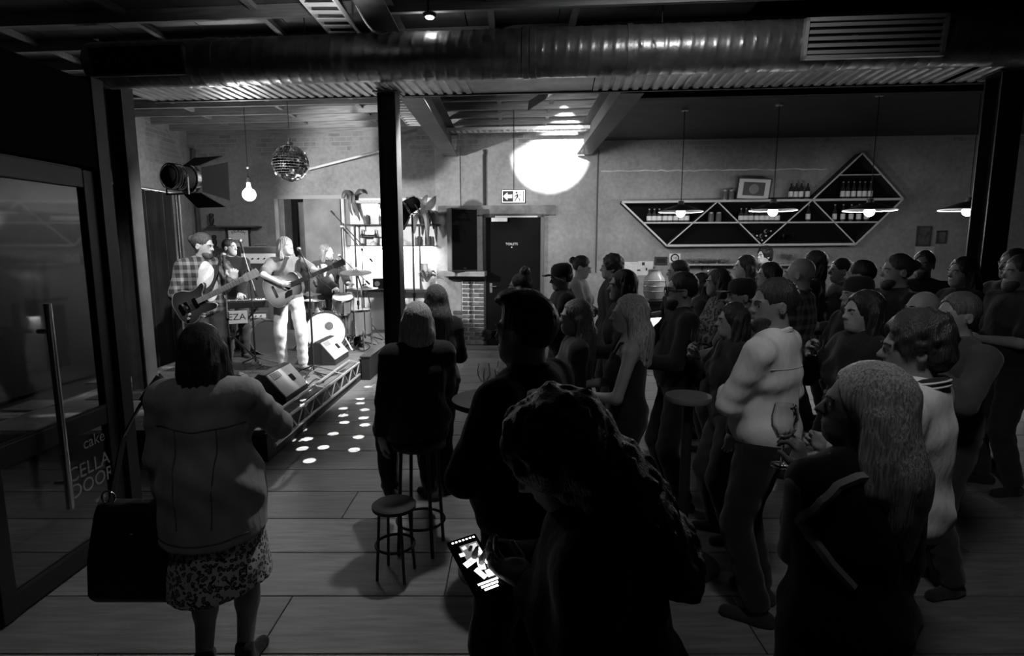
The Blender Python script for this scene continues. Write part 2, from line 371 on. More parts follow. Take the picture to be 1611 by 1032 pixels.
# round hanging sensor/tape sag by the beam, small ceiling downlight
p = at(676, 27, 5.6); dl = thing('ceiling_downlight', 'small bright downlight in the dark ceiling above the duct', 'light', p)
part('housing', MB().lathe([(.05, 0), (.06, .02), (.06, .35), (.02, .4)], 20), black, dl, True); part('lens', MB().lathe([(.035, -.01), (.04, .0)], 20), glow('downlight_glow', 6), dl)
point('downlight_lamp', p+Vector((0, 0, -.06)), 1.5, .03)
cb = MB(); a = at(560, 8, 4.6); b = at(608, 50, 4.8)
cb.tube([a+(b-a)*i/10+Vector((0, 0, -.08*math.sin(PI*i/10))) for i in range(11)], .008, 6)
tag(part('loose_cable', cb, rubber, smooth=True), 'loose black cable drooping beside the roof beam above the duct', 'cable')
# conduits on the back wall
def conduit(px, py0, py1, label, r, m):
    x, zt = wl(px, py0); _, zb = wl(px, py1)
    o = part('conduit', MB().tube([(x, -.03, zb), (x, -.03, zt-.1), (x+.015, -.03, zt-.05), (x, -.03, zt)], r, 8), m, smooth=True); o.matrix_world = MW
    return tag(o, label, 'pipe', 'wall pipes')
conduit(762, 236, 545, 'black pipe running down the wall left of the exit sign', .03, black)
conduit(941, 236, 428, 'thin dark conduit dropping down the wall between the toilet door and the bar', .014, mat('conduit_grey', .08, .5))
conduit(305, 236, 470, 'dark downpipe in the left corner behind the guitarist', .04, mat('conduit_grey', .08, .5))
# ================================================================== FIGURES: blended solids -> one continuous skin (surface nets)
def rot(yaw=0, pitch=0, roll=0):   # yaw ccw seen from above, pitch>0 looks down
    return np.array(Matrix.Rotation(math.radians(yaw), 3, 'Z') @ Matrix.Rotation(math.radians(-pitch), 3, 'X') @ Matrix.Rotation(math.radians(roll), 3, 'Y'))
V3 = lambda *a: np.array(a, float)
def ell(c, r, R=None, k=.03, sub=False, grow=0, wob=None): return ['e', np.array(c, float), np.array(r, float)+grow, np.eye(3) if R is None else R, k, sub, wob]
def cap(a, b, ra, rb, k=.03, sub=False, grow=0, wob=None): return ['c', np.array(a, float), np.array(b, float), ra+grow, rb+grow, k, sub, wob]
def axis(lo, hi, h, fine=()):
    out = [lo]; x = lo
    while x < hi:
        st = h
        for a, b, hf in fine:
            if a-.01 <= x <= b: st = min(st, hf)
        x += st; out.append(x)
    return np.array(out)
def bounds(p, m):
    if p[0] == 'e': r = np.sqrt(((p[3]*p[2][None, :])**2).sum(1)); return p[1]-r-m, p[1]+r+m
    r = max(p[3], p[4]); return np.minimum(p[1], p[2])-r-m, np.maximum(p[1], p[2])+r+m
def field(ax, prims, cut=None):
    Fd = np.full([len(a) for a in ax], .25)
    for p in prims:
        lo, hi = bounds(p, .07)
        sl = [slice(max(np.searchsorted(ax[i], lo[i])-1, 0), np.searchsorted(ax[i], hi[i])+1) for i in range(3)]
        X = ax[0][sl[0]][:, None, None]; Y = ax[1][sl[1]][None, :, None]; Z = ax[2][sl[2]][None, None, :]
        if X.size == 0 or Y.size == 0 or Z.size == 0: continue
        if p[0] == 'e':
            dx, dy, dz = X-p[1][0], Y-p[1][1], Z-p[1][2]; R = p[3]
            q = [(dx*R[0, i]+dy*R[1, i]+dz*R[2, i])/p[2][i] for i in range(3)]
            l = np.sqrt(q[0]**2+q[1]**2+q[2]**2)+1e-9
            g = np.sqrt((q[0]/p[2][0])**2+(q[1]/p[2][1])**2+(q[2]/p[2][2])**2)+1e-9
            d = l*(l-1)/g; k, sub, wob = p[4:7]
        else:
            ab = p[2]-p[1]; L2 = ab@ab+1e-12
            t = np.clip(((X-p[1][0])*ab[0]+(Y-p[1][1])*ab[1]+(Z-p[1][2])*ab[2])/L2, 0, 1)
            d = np.sqrt((X-p[1][0]-t*ab[0])**2+(Y-p[1][1]-t*ab[1])**2+(Z-p[1][2]-t*ab[2])**2)-(p[3]+(p[4]-p[3])*t); k, sub, wob = p[5:8]
        if wob is not None: d = d + wob(X, Y, Z)
        f = Fd[sl[0], sl[1], sl[2]]
        if sub:
            h = np.maximum(k-np.abs(f+d), 0)/k; Fd[sl[0], sl[1], sl[2]] = np.maximum(f, -d)+h*h*k*.25
        else:
            h = np.maximum(k-np.abs(f-d), 0)/k; Fd[sl[0], sl[1], sl[2]] = np.minimum(f, d)-h*h*k*.25
    if cut is not None: Fd = cut(Fd, ax[0][:, None, None], ax[1][None, :, None], ax[2][None, None, :])
    return Fd
def nets(ax, Fd):
    S = Fd < 0; n = S[:-1, :-1, :-1].astype(np.int8)
    n = sum(S[a:a+Fd.shape[0]-1, b:b+Fd.shape[1]-1, c:c+Fd.shape[2]-1].astype(np.int8) for a in (0, 1) for b in (0, 1) for c in (0, 1))
    act = np.argwhere((n > 0) & (n < 8))
    if len(act) == 0: return np.zeros((0, 3)), np.zeros((0, 4), int)
    I, J, K = act.T; idx = np.full(n.shape, -1, int); idx[I, J, K] = np.arange(len(act))
    acc = np.zeros((len(act), 3)); cnt = np.zeros(len(act))
    for a in (0, 1, 2):
        for u in (0, 1):
            for w_ in (0, 1):
                o0 = [0, 0, 0]; others = [i for i in range(3) if i != a]; o0[others[0]] = u; o0[others[1]] = w_
                o1 = list(o0); o1[a] = 1
                f0 = Fd[I+o0[0], J+o0[1], K+o0[2]]; f1 = Fd[I+o1[0], J+o1[1], K+o1[2]]
                cr = (f0 < 0) != (f1 < 0); t = np.where(cr, f0/np.where(cr, f0-f1, 1), 0)
                P0 = np.stack([ax[0][I+o0[0]], ax[1][J+o0[1]], ax[2][K+o0[2]]], 1); P1 = np.stack([ax[0][I+o1[0]], ax[1][J+o1[1]], ax[2][K+o1[2]]], 1)
                acc += np.where(cr[:, None], P0+(P1-P0)*t[:, None], 0); cnt += cr
    V = acc/cnt[:, None]; Q = []
    for a in range(3):
        b, c = (a+1) % 3, (a+2) % 3
        s0 = [slice(None)]*3; s1 = [slice(None)]*3; s0[a] = slice(0, -1); s1[a] = slice(1, None)
        for x in (s0, s1): x[b] = slice(1, -1); x[c] = slice(1, -1)
        A, B = S[tuple(s0)], S[tuple(s1)]
        for flip, M in ((0, A & ~B), (1, ~A & B)):
            E = np.argwhere(M)
            if not len(E): continue
            E = E.copy(); E[:, b] += 1; E[:, c] += 1
            def g(db, dc):
                G = E.copy(); G[:, b] += db; G[:, c] += dc; return idx[G[:, 0], G[:, 1], G[:, 2]]
            q = np.stack([g(-1, -1), g(0, -1), g(0, 0), g(-1, 0)], 1)
            Q.append(q[:, ::-1] if flip else q)
    Q = np.concatenate(Q); return V, Q[(Q >= 0).all(1)]
def solid(prims, h, fine=((), (), ()), cut=None):
    los, his = zip(*[bounds(p, .03) for p in prims if not p[-2]])
    lo, hi = np.min(los, 0), np.max(his, 0)
    ax = [axis(lo[i], hi[i], h, fine[i]) for i in range(3)]
    return nets(ax, field(ax, prims, cut))
def quad_mesh(name, V, Q):
    me = bpy.data.meshes.new(name); me.vertices.add(len(V)); me.vertices.foreach_set('co', np.asarray(V, np.float32).ravel())
    me.loops.add(Q.size); me.loops.foreach_set('vertex_index', Q.astype(np.int32).ravel())
    me.polygons.add(len(Q)); me.polygons.foreach_set('loop_start', np.arange(0, Q.size, 4, dtype=np.int32))
    me.polygons.foreach_set('use_smooth', np.ones(len(Q), bool)); me.update(calc_edges=True); me.validate(); return me
def unit(v): v = np.asarray(v, float); return v/(np.linalg.norm(v)+1e-9)
def ik(S, W, hint, l1, l2):
    S, W = np.array(S, float), np.array(W, float); d = W-S; L_ = np.linalg.norm(d); mx = (l1+l2)*.995
    if L_ > mx: W = S+d/L_*mx; d = W-S; L_ = mx
    a = (l1*l1-l2*l2+L_*L_)/(2*L_); hh = math.sqrt(max(l1*l1-a*a, 0)); u = d/L_
    hnt = np.array(hint, float); n = unit(hnt-u*(hnt@u)); return S+u*a+n*hh, W
def hand(Wr, dirv, pn, right, s, curl=.5, h=.0055):
    f = unit(dirv); n = unit(np.array(pn, float)-f*(np.array(pn, float)@f)); t = np.cross(f, n)*(1 if right else -1)
    t = -t
    Wr = np.array(Wr, float); P = []
    P.append(ell(Wr+f*.047*s, np.array([.040, .054, .016])*s, np.stack([t, f, n], 1), .012))
    P.append(cap(Wr-f*.03*s, Wr+f*.02*s, .024*s, .026*s, .02))
    P.append(ell(Wr+(f*.04+t*.026+n*.012)*s, np.array([.018, .034, .016])*s, np.stack([t, f, n], 1), .015))
    for off, ln, r in ((.029, .072, .0088), (.0095, .080, .009), (-.0105, .074, .0086), (-.029, .058, .0076)):
        b = Wr+(f*.088 + t*off - f*abs(off)*.25)*s; d = unit(f+t*off*4); a = 0
        for j, (fr, c) in enumerate(((.44, 1.0), (.31, 1.15), (.25, .8))):
            a += curl*c; dd = d*math.cos(a)+n*math.sin(a); e = b+dd*ln*fr*s
            P.append(cap(b, e, r*(1-.10*j)*s, r*(1-.10*(j+1))*s, .006)); b = e
    b = Wr+(f*.025+t*.034+n*.006)*s; d = unit(f*.65+t*.7+n*.25)
    for ln, r0, r1 in ((.040, .0115, .0105), (.036, .0105, .0085)):
        e = b+d*ln*s; P.append(cap(b, e, r0*s, r1*s, .008)); b = e; d = unit(d+f*.5+n*(.25+curl*.5)-t*.35)
    return solid(P, h*s)
# ---- materials for figures
def cloth(c, kind='plain'):
    key = 'cloth_%s_%03d' % (kind, int(c*1000))
    if key in MATS: return MATS[key]
    m = mat(key, c, .85, 0, .18, 9, .6, 12, (1, 1, .45), .2); nt = m.node_tree; N = nt.nodes.new; L = nt.links.new; b = nt.nodes['Principled BSDF']
    b.inputs['Sheen Weight'].default_value = .15
    if kind == 'plain': return m
    tc = N('ShaderNodeTexCoord')
    if kind == 'plaid':
        sp = N('ShaderNodeSeparateXYZ'); L(tc.outputs['Object'], sp.inputs[0]); outs = []
        for i, sc in ((0, 95), (2, 80)):
            mu = N('ShaderNodeMath'); mu.operation = 'MULTIPLY'; L(sp.outputs[i], mu.inputs[0]); mu.inputs[1].default_value = sc
            si = N('ShaderNodeMath'); si.operation = 'SINE'; L(mu.outputs[0], si.inputs[0])
            gt = N('ShaderNodeMath'); gt.operation = 'GREATER_THAN'; L(si.outputs[0], gt.inputs[0]); gt.inputs[1].default_value = .25; outs.append(gt)
        ad = N('ShaderNodeMath'); L(outs[0].outputs[0], ad.inputs[0]); L(outs[1].outputs[0], ad.inputs[1])
        mr = N('ShaderNodeMapRange'); L(ad.outputs[0], mr.inputs[0]); mr.inputs[2].default_value = 2; mr.inputs[3].default_value = c*.25; mr.inputs[4].default_value = c*1.6
    else:
        vo = N('ShaderNodeTexVoronoi'); vo.inputs['Scale'].default_value = 52 if kind == 'leopard' else 30; L(tc.outputs['Object'], vo.inputs['Vector'])
        nz = N('ShaderNodeTexNoise'); nz.inputs['Scale'].default_value = 55; L(tc.outputs['Object'], nz.inputs['Vector'])
        ad = N('ShaderNodeMath'); L(vo.outputs['Distance'], ad.inputs[0]); L(nz.outputs[0], ad.inputs[1])
        cr = N('ShaderNodeValToRGB'); L(ad.outputs[0], cr.inputs[0]); e = cr.color_ramp.elements
        e[0].position = .0; e[0].color = (c*.45,)*3+(1,); e[1].position = .78; e[1].color = (c*.4,)*3+(1,)
        for p_, v_ in ((.80, .02), (1.02, .02), (1.04, c*1.3)): q = cr.color_ramp.elements.new(p_); q.color = (v_,)*3+(1,)
        mr = cr
    cc = mr.outputs[0]
    if kind == 'plaid':
        k = N('ShaderNodeCombineColor')
        for i in range(3): L(cc, k.inputs[i])
        cc = k.outputs[0]
    L(cc, b.inputs['Base Color']); return m
def hairmat(c):
    return mat('hair_%03d' % int(c*1000), c, .40, 0, .6, 3, .5, 3, (80, 80, 1.6), .5)
def skinmat(c): return mat('skin_%03d' % int(c*1000), c, .5, 0, .08, 12, .08, 60, spec=.4)
eye_m = mat('eye_dark', .02, .2)
# ---- arm presets, side-agnostic (x is mirrored for the left arm): wrist, elbow hint, hand direction, palm normal, curl
ARMS = {
 'down': ((.235, .05, .86), (.25, -1, 0), (.02, .12, -1), (-1, 0, 0), .35),
 'drink': ((.13, .30, 1.13), (.6, -.3, -1), (-.35, .9, .25), (-1, -.2, 0), .75),
 'high': ((.12, .23, 1.36), (.7, .1, -1), (-.45, .4, .8), (-.8, -.5, 0), .8),
 'cross': ((-.02, .21, 1.14), (1, -.2, -.5), (-1, .12, .05), (0, -1, 0), .3),
 'pocket': ((.21, .10, .93), (1, -.8, 0), (-.1, .3, -1), (-1, 0, 0), .4),
 'phone': ((.10, .33, 1.18), (.8, -.2, -1), (-.25, 1, .15), (-.2, -.2, 1), .55),
}
PEOPLE = {}
from mathutils.bvhtree import BVHTree
def sewn(p, garment, nm, pts, r, m, label=None):   # a seam or band lying on the back of a garment: (x, z) points dropped onto the cloth
    g = [c for c in p['root'].children if c.name.startswith(garment)][0]; t = BVHTree.FromPolygons([v.co for v in g.data.vertices], [tuple(q.vertices) for q in g.data.polygons]); out = []
    dense = []
    for (a, b), (c, d) in zip(pts[:-1], pts[1:]): dense += [(a+(c-a)*i/8, b+(d-b)*i/8) for i in range(8)]
    for x, z in dense+[pts[-1]]:
        hit = t.ray_cast(Vector((x*p['s'], -1, z*p['s'])), Vector((0, 1, 0)))[0]
        if hit is not None: out.append(hit)
    if len(out) > 1: part(nm, MB().tube(out, r, 6), m, g, True, label=label)
def person(label, pos, heading, H, sex='m', arms=('down', 'down'), hair='short', hc=.02, skin=.34, top=('shirt', .03, 'plain', 'long'), bottom=('trousers', .03, 'plain'),
           head=(0, 0, 0), lean=0, twist=0, beard=None, legs=None, pelvis=None, hemz=.10, wr=1., h=.016, hh=.0095, extra=(), shoe=.02, build=1.0, group='standing audience', name='person'):
    s = H/1.75; fem = sex == 'f'
    M = Matrix.Translation(pos) @ Matrix.Rotation(math.radians(heading-90), 4, 'Z')
    root = thing(name, label, 'person', M, group)
    P0 = np.array(pelvis if pelvis is not None else (0, 0, .95*s))          # pelvis centre
    U = rot(twist, lean)
    def up(x, y, z): return P0 + U@(np.array([x, y, z-.95])*s)              # upper body point
    bw = build; sw = (.165 if fem else .188)*bw; A = []
    pel = [ell(P0+V3(0, -.01, .0)*s, V3(.168 if fem else .16, .118*bw, .13)*s*V3(bw, 1, 1), None, .06)]
    tor = [ell(up(0, 0, 1.10), V3(.128 if fem else .145, .10, .15)*s*V3(bw, bw, 1), U, .07),
           ell(up(0, .0, 1.28), V3(.148 if fem else .172, .112, .17)*s*V3(bw, bw, 1), U, .06),
           cap(up(-sw+.03, -.012, 1.415), up(sw-.03, -.012, 1.415), .052*s, .052*s, .06), ell(up(0, -.025, 1.44), V3(.10, .06, .055)*s, U, .05)]
    if fem: tor += [ell(up(x, .085, 1.25), V3(.062, .055, .06)*s, U, .04) for x in (-.07, .07)]
    elif bw > 1.05: tor.append(ell(up(0, .05, 1.10), V3(.15, .11, .14)*s*bw, U, .06))
    # arms
    arms_out = []; armp = []
    for side, spec in ((1, arms[0]), (-1, arms[1])):
        if isinstance(spec, str):
            wv, eh, hd, pn, cu = ARMS[spec]; mir = np.array([side, 1, 1.])
            wv = up(*(np.array(wv)*mir)); eh = U@(np.array(eh)*mir); hd = U@(np.array(hd)*mir); pn = U@(np.array(pn)*mir)
        else: wv, eh, hd, pn, cu = [np.array(q, float) if i < 4 else q for i, q in enumerate(spec)]
        S = up(side*sw, -.012, 1.405); E, W = ik(S, wv, eh, .285*s, .255*s)
        g = .88 if fem else 1.05
        armp.append((S, E, W, g)); arms_out.append((W, hd, pn, cu, side == 1))
    # legs
    legp = []
    for i, side in enumerate((1, -1)):
        hip = P0+V3(side*.088, 0, -.04)*s
        if legs is None: an = V3(side*(.085 if fem else .11), -.02+.03*side, .085)*s; hint = V3(side*.1, 1, 0); fd = V3(side*.25, 1, 0)
        else: an, hint, fd = (np.array(q, float) for q in legs[i])
        kn, an = ik(hip, an, hint, .43*s, .425*s); legp.append((hip, kn, an, unit(fd)))
    # head frame
    HR = U@rot(*head); HO = up(0, .0, 1.545)
    def hp(x, y, z): return HO + HR@(np.array([x, y, z])*s)
    e_ = lambda c, r, k=.02, sub=False, R=None: ell(hp(*c), np.array(r)*s, HR if R is None else HR@R, k, sub)
    c_ = lambda a, b, ra, rb, k=.015, sub=False: cap(hp(*a), hp(*b), ra*s, rb*s, k, sub)
    hd_ = [e_((0, -.014, .102), (.075, .097, .096), .02), e_((0, .030, .05), (.060, .066, .088), .03), e_((0, .058, -.012), (.036 if fem else .040, .036, .030), .03),
           c_((0, .086, .088), (0, .113, .050), .008, .0115, .010), c_((-.011, .100, .046), (.011, .100, .046), .008, .008, .008), c_((-.036, .084, .094), (.036, .084, .094), .011, .011, .014),
           e_((-.033, .104, .074), (.017, .014, .012), .012, True), e_((.033, .104, .074), (.017, .014, .012), .012, True),
           e_((-.032, .078, .073), (.013, .013, .012), .004), e_((.032, .078, .073), (.013, .013, .012), .004),
           c_((-.018, .090, .021), (.018, .090, .021), .0075, .0075, .008), c_((-.016, .089, .010), (.016, .089, .010), .008, .008, .008),
           c_((-.026, .102, .0155), (.026, .102, .0155), .002, .002, .003, True)]
    for sd in (-1, 1): hd_ += [e_((sd*.079, -.008, .062), (.009, .021, .033), .008), e_((sd*.086, -.002, .062), (.006, .011, .02), .004, True)]
    nr = .046 if fem else .057
    neck = [cap(up(0, -.025, 1.42), hp(0, -.012, .025), (nr+.008)*s, nr*s, .035)]
    body = pel+tor+neck+hd_
    for S, E, W, g in armp: body += [cap(S, E, .049*g*s, .040*g*s, .035), cap(E, W, .041*g*s, .027*g*s, .015)]
    for hip, kn, an, fd in legp:
        body += [cap(hip, kn, (.083 if fem else .080)*s*min(bw, 1.1), .052*s, .04), cap(kn, kn+(an-kn)*.4+V3(0, -.012, 0)*s, .051*s, .055*s, .03), cap(kn+(an-kn)*.35, an, .053*s, .036*s, .03),
                 cap(an+V3(0, 0, -.045)*s-fd*.045*s, an+V3(0, 0, -.055)*s+fd*.13*s, .034*s, .026*s, .03)]
    hc_ = HO+HR@V3(0, 0, .08)*s
    fine = [((hc_[i]-.13*s, hc_[i]+.14*s, hh),) for i in range(3)]
    Vb, Qb = solid(body, h*s, fine)
    for W, hd2, pn, cu, right in arms_out:
        Vh, Qh = hand(W, hd2, pn, right, s, cu, .0075 if h > .013 else .0055); Qb = np.concatenate([Qb, Qh+len(Vb)]); Vb = np.concatenate([Vb, Vh])
    link('body', quad_mesh('body', Vb, Qb), skinmat(skin), root)
    for sd in (-1, 1):
        part('eye', MB().ball(hp(sd*.032, .083, .072), .0075*s, 8, 6), eye_m, root, True)
        part('eyebrow', MB().tube([Vector(hp(sd*.016, .1005, .094)), Vector(hp(sd*.032, .0985, .100)), Vector(hp(sd*.050, .083, .096))], [.003*s, .0042*s, .002*s], 6), hairmat(min(hc, .12)), root, True)
    part('lips', MB().tube([Vector(hp(x_, y_, .0155)) for x_, y_ in ((-.023, .088), (-.012, .0955), (0, .0975), (.012, .0955), (.023, .088))], [.001*s, .0035*s, .0042*s, .0035*s, .001*s], 6), skinmat(skin*.55), root, True)
    # --- clothes
    fold = lambda a, fx, fz: (lambda X, Y, Z: a*np.sin(fx*X+4*np.sin(9*Z+fx)+Y*fx*.7)*np.sin(fz*Z+3*np.sin(7*X+5*Y)))
    kind, tone, pat, slv = top; gr = {'jacket': .026, 'shirt': .017, 'tank': .010, 'dress': .012}[kind]
    tp = [ell(p[1], p[2], p[3], p[4], False, gr, fold(.006*wr, 23, 17)) if p[0] == 'e' else cap(p[1], p[2], p[3], p[4], p[5], False, gr) for p in tor]
    tp += [ell(P0+V3(0, -.01, .04)*s, V3(.168 if fem else .162, .12*bw, .12)*s*V3(bw, 1, 1), None, .05, False, gr, fold(.006, 23, 17))]
    cutf = None
    if hemz > .12: tp.append(cap(P0+V3(0, -.01, .05)*s, P0+V3(0, -.01, -hemz-.02)*s, (.165 if fem else .142)*s*bw, (.178 if fem else .146)*s*bw, .06, False, gr, fold(.008, 23, 17)))
    if kind == 'tank':
        tp = [ell(p[1], p[2], p[3], p[4], False, gr) for p in tor if p[0] == 'e'][:2]+[ell(p[1], p[2], p[3], p[4], False, gr) for p in tor[4:]]+[tp[-1]]
        c0 = up(0, 0, 1.385); nn = U@V3(0, 0, 1)
        cutf = lambda Fd, X, Y, Z: np.maximum(Fd, (X-c0[0])*nn[0]+(Y-c0[1])*nn[1]+(Z-c0[2])*nn[2])
        for sd in (-1, 1):
            tp_ = [up(sd*.085, .10, 1.36), up(sd*.09, .05, 1.455), up(sd*.09, -.05, 1.455), up(sd*.08, -.11, 1.35)]
            part('strap', MB().tube([Vector(q) for q in tp_], .009*s, 6), cloth(tone, pat), root, True)
    else:
        hem = P0[2]-hemz*s
        if kind == 'dress':
            hem = P0[2]-.42*s; tp += [cap(P0+V3(0, -.01, .02)*s, P0+V3(0, 0, -.46)*s, .15*s, .20*s, .06, False, 0, fold(.008, 30, 6))]
        cutf = lambda Fd, X, Y, Z: np.maximum(Fd, hem-Z+0*X+0*Y)
        ga = gr*.9
        for S, E, W, g in armp:
            w2 = fold(.004*wr, 30, 26)
            if slv == 'none': continue
            if slv == 'short': tp += [cap(S, S+(E-S)*.72, .052*g*s, .052*g*s, .04, False, ga, w2)]
            else: tp += [cap(S, E, .050*g*s, .043*g*s, .04, False, ga, w2), cap(E, E+(W-E)*(.9 if slv == 'long' else .25), .043*g*s, .033*g*s, .015, False, ga, w2)]
    Vt, Qt = solid(tp, h*s, cut=cutf)
    nm = {'jacket': 'jacket', 'shirt': 'shirt', 'tank': 'top', 'dress': 'dress'}[kind]
    gar = link(nm, quad_mesh(nm, Vt, Qt), cloth(tone, pat), root)
    if kind in ('jacket', 'shirt') and slv != 'none' and not fem:
        part('collar', MB().tube([Vector(up(.062*math.cos(a), -.018+.062*math.sin(a), 1.475-.03*math.sin(a))) for a in np.linspace(-PI*1.42, PI*.42, 18)], .014*s, 6), cloth(tone, pat), gar, True)
    bk, bt_, bp_ = bottom
    if bk == 'trousers':
        bp = [ell(P0+V3(0, -.01, .0)*s, V3(.168 if fem else .16, .118*bw, .12)*s*V3(bw, 1, 1), None, .04, False, .010)]
        for hip, kn, an, fd in legp:
            w3 = fold(.005, 26, 30)
            bp += [cap(hip, kn, .084*s*min(bw, 1.1), .064*s, .03, False, .015, w3), cap(kn, an+(kn-an)*.08, .064*s, .052*s, .02, False, .015, w3)]
        Vp, Qp = solid(bp, (h+.002)*s); link('trousers', quad_mesh('trousers', Vp, Qp), cloth(bt_, bp_), root)
    elif bk == 'skirt':
        hz = P0[2]-.46*s
        bp = [ell(P0+V3(0, -.01, .03)*s, V3(.168, .118, .13)*s*bw, None, .05, False, .014), cap(P0+V3(0, -.01, .0)*s, P0+V3(0, 0, -.52)*s, .155*s*bw, .195*s*bw, .06, False, .01, fold(.008, 30, 6))]
        Vp, Qp = solid(bp, h*s, cut=lambda Fd, X, Y, Z: np.maximum(Fd, hz-Z+0*X+0*Y+.012*np.sin(9*X+5*Y))); link('skirt', quad_mesh('skirt', Vp, Qp), cloth(bt_, bp_), root)
    for hip, kn, an, fd in legp:
        sp = [cap(an+V3(0, 0, -.05)*s-fd*.05*s, an+V3(0, 0, -.055)*s+fd*.15*s, .042*s, .034*s, .02), cap(an+V3(0, 0, -.04)*s, an+V3(0, 0, .03)*s, .048*s, .046*s, .02)]
        gz = an[2]-.085*s+.002
        Vp, Qp = solid(sp, .014*s, cut=lambda Fd, X, Y, Z: np.maximum(Fd, gz-Z+0*X+0*Y)); link('shoe', quad_mesh('shoe', Vp, Qp), cloth(shoe), root)
    # --- hair (strands follow the angle around the head)
    iHR = HR.T
    def strand(a, n=26, wv=5):
        def f(X, Y, Z):
            dx, dy, dz = X-HO[0], Y-HO[1], Z-HO[2]
            lx = iHR[0, 0]*dx+iHR[0, 1]*dy+iHR[0, 2]*dz; ly = iHR[1, 0]*dx+iHR[1, 1]*dy+iHR[1, 2]*dz; lz = iHR[2, 0]*dx+iHR[2, 1]*dy+iHR[2, 2]*dz
            th = np.arctan2(lx, ly+.03); return a*(np.sin(n*th+wv*np.sin(9*lz))+.6*np.sin(n*2.3*th+1+4*lz))
        return f
    def curlf(a): return lambda X, Y, Z: a*np.sin(75*X+2*np.sin(40*Z))*np.sin(70*Y+1)*np.sin(66*Z+2*np.sin(50*X))
    Hh = lambda c, r, wob=None, k=.03: ell(hp(*c), np.array(r)*s, HR, k, False, 0, wob)
    Hc = lambda a, b, ra, rb, wob=None, k=.03: cap(hp(*a), hp(*b), ra*s, rb*s, k, False, 0, wob)
    face = [ell(hp(0, .122, .042), V3(.073, .088, .128)*s, HR, .012, True)]
    nape = lambda z: [ell(hp(0, -.0, z-.3), V3(.3, .3, .3)*s, HR, .012, True)]
    ears = [ell(hp(sd*.09, .02, .045), V3(.03, .045, .05)*s, HR, .012, True) for sd in (-1, 1)]
    st = strand(.0022); hpz = None
    if hair == 'short': hpz = [Hh((0, -.018, .108), (.083, .106, .102), st)]+face+ears+nape(.03)
    elif hair == 'tall': hpz = [Hh((0, -.018, .11), (.083, .106, .104), st), Hh((0, .03, .19), (.07, .08, .035), curlf(.006))]+face+ears+nape(.03)
    elif hair == 'curly': hpz = [Hh((0, -.02, .12), (.10, .118, .112), curlf(.009)), Hh((0, -.07, .05), (.085, .06, .07), curlf(.008))]+face+nape(-.02)
    elif hair == 'bigcurly': hpz = [Hh((0, -.03, .10), (.135, .135, .13), curlf(.012)), Hh((0, -.07, -.08), (.165, .11, .16), curlf(.013)), Hh((0, -.08, -.24), (.16, .085, .14), curlf(.013))]+[ell(hp(0, .14, .0), V3(.072, .11, .14)*s, HR, .02, True)]
    elif hair in ('long', 'verylong'):
        z1 = -.22 if hair == 'long' else -.30; st2 = strand(.0026, 24)
        hpz = [Hh((0, -.02, .108), (.088, .110, .103), st), Hh((0, -.075, -.03), (.092, .058, .15), st2), Hc((0, -.085, -.05), (0, -.10, z1), .075, .05, st2, .06)]
        hpz += [Hc((sd*.072, -.028, .06), (sd*.088, -.035, -.14), .034, .030, st2) for sd in (-1, 1)]+[Hc((sd*.085, -.06, -.08), (sd*.075, -.085, z1), .034, .022, st2, .05) for sd in (-1, 1)]+face
    elif hair == 'sheet':      # very long straight hair spread over the back and shoulders
        st2 = strand(.0018, 40, .6); st = strand(.0014, 34, .6); hpz = [Hh((0, -.02, .108), (.092, .114, .106), st), Hh((0, -.07, -.02), (.115, .07, .16), st2), Hh((.02, -.10, -.17), (.15, .06, .19), st2, .06), Hc((.05, -.12, -.15), (.09, -.14, -.38), .09, .04, st2, .06), Hc((-.04, -.10, -.1), (-.05, -.13, -.30), .07, .03, st2, .06)]
        hpz += [Hc((sd*.076, -.02, .06), (sd*.10, -.03, -.13), .036, .036, st2) for sd in (-1, 1)]+face
    elif hair == 'bob':
        st2 = strand(.003, 20); hpz = [Hh((0, -.02, .105), (.09, .112, .106), st), Hh((0, -.06, .0), (.096, .07, .11), st2)]+[Hc((sd*.075, -.015, .07), (sd*.085, -.01, -.05), .034, .034, st2) for sd in (-1, 1)]+face+nape(-.075)
    elif hair == 'shoulder':
        st2 = strand(.004, 15); hpz = [Hh((0, -.015, .108), (.088, .108, .102), st), Hh((0, -.06, -.01), (.098, .06, .12), st2)]+[Hc((sd*.078, -.005, .08), (sd*.094, -.0, -.07), .03, .034, st2) for sd in (-1, 1)]+face
    elif hair == 'bun': hpz = [Hh((0, -.018, .108), (.082, .105, .101), st), Hh((0, -.125, .12), (.045, .04, .042), curlf(.004), .012)]+face+ears+nape(.03)
    elif hair == 'topknot': hpz = [Hh((0, -.018, .108), (.084, .107, .102), st), Hh((0, -.05, .225), (.052, .052, .05), curlf(.006), .014)]+face+ears+nape(.02)
    elif hair == 'ponytail': hpz = [Hh((0, -.018, .108), (.082, .105, .101), st), Hc((0, -.125, .12), (0, -.15, -.1), .034, .02, strand(.003), .02)]+face+ears+nape(.03)
    elif hair == 'fringe': hpz = [Hh((0, -.018, .108), (.083, .106, .102), st)]+[ell(hp(0, .125, .06), V3(.07, .08, .12)*s, HR, .015, True)]+ears+nape(.06)
    if hpz:
        Vp, Qp = solid(hpz, (.0085 if hh > .0085 else .0062)*s if hair not in ('bigcurly', 'sheet') else .009); link('hair', quad_mesh('hair', Vp, Qp), hairmat(hc), root)
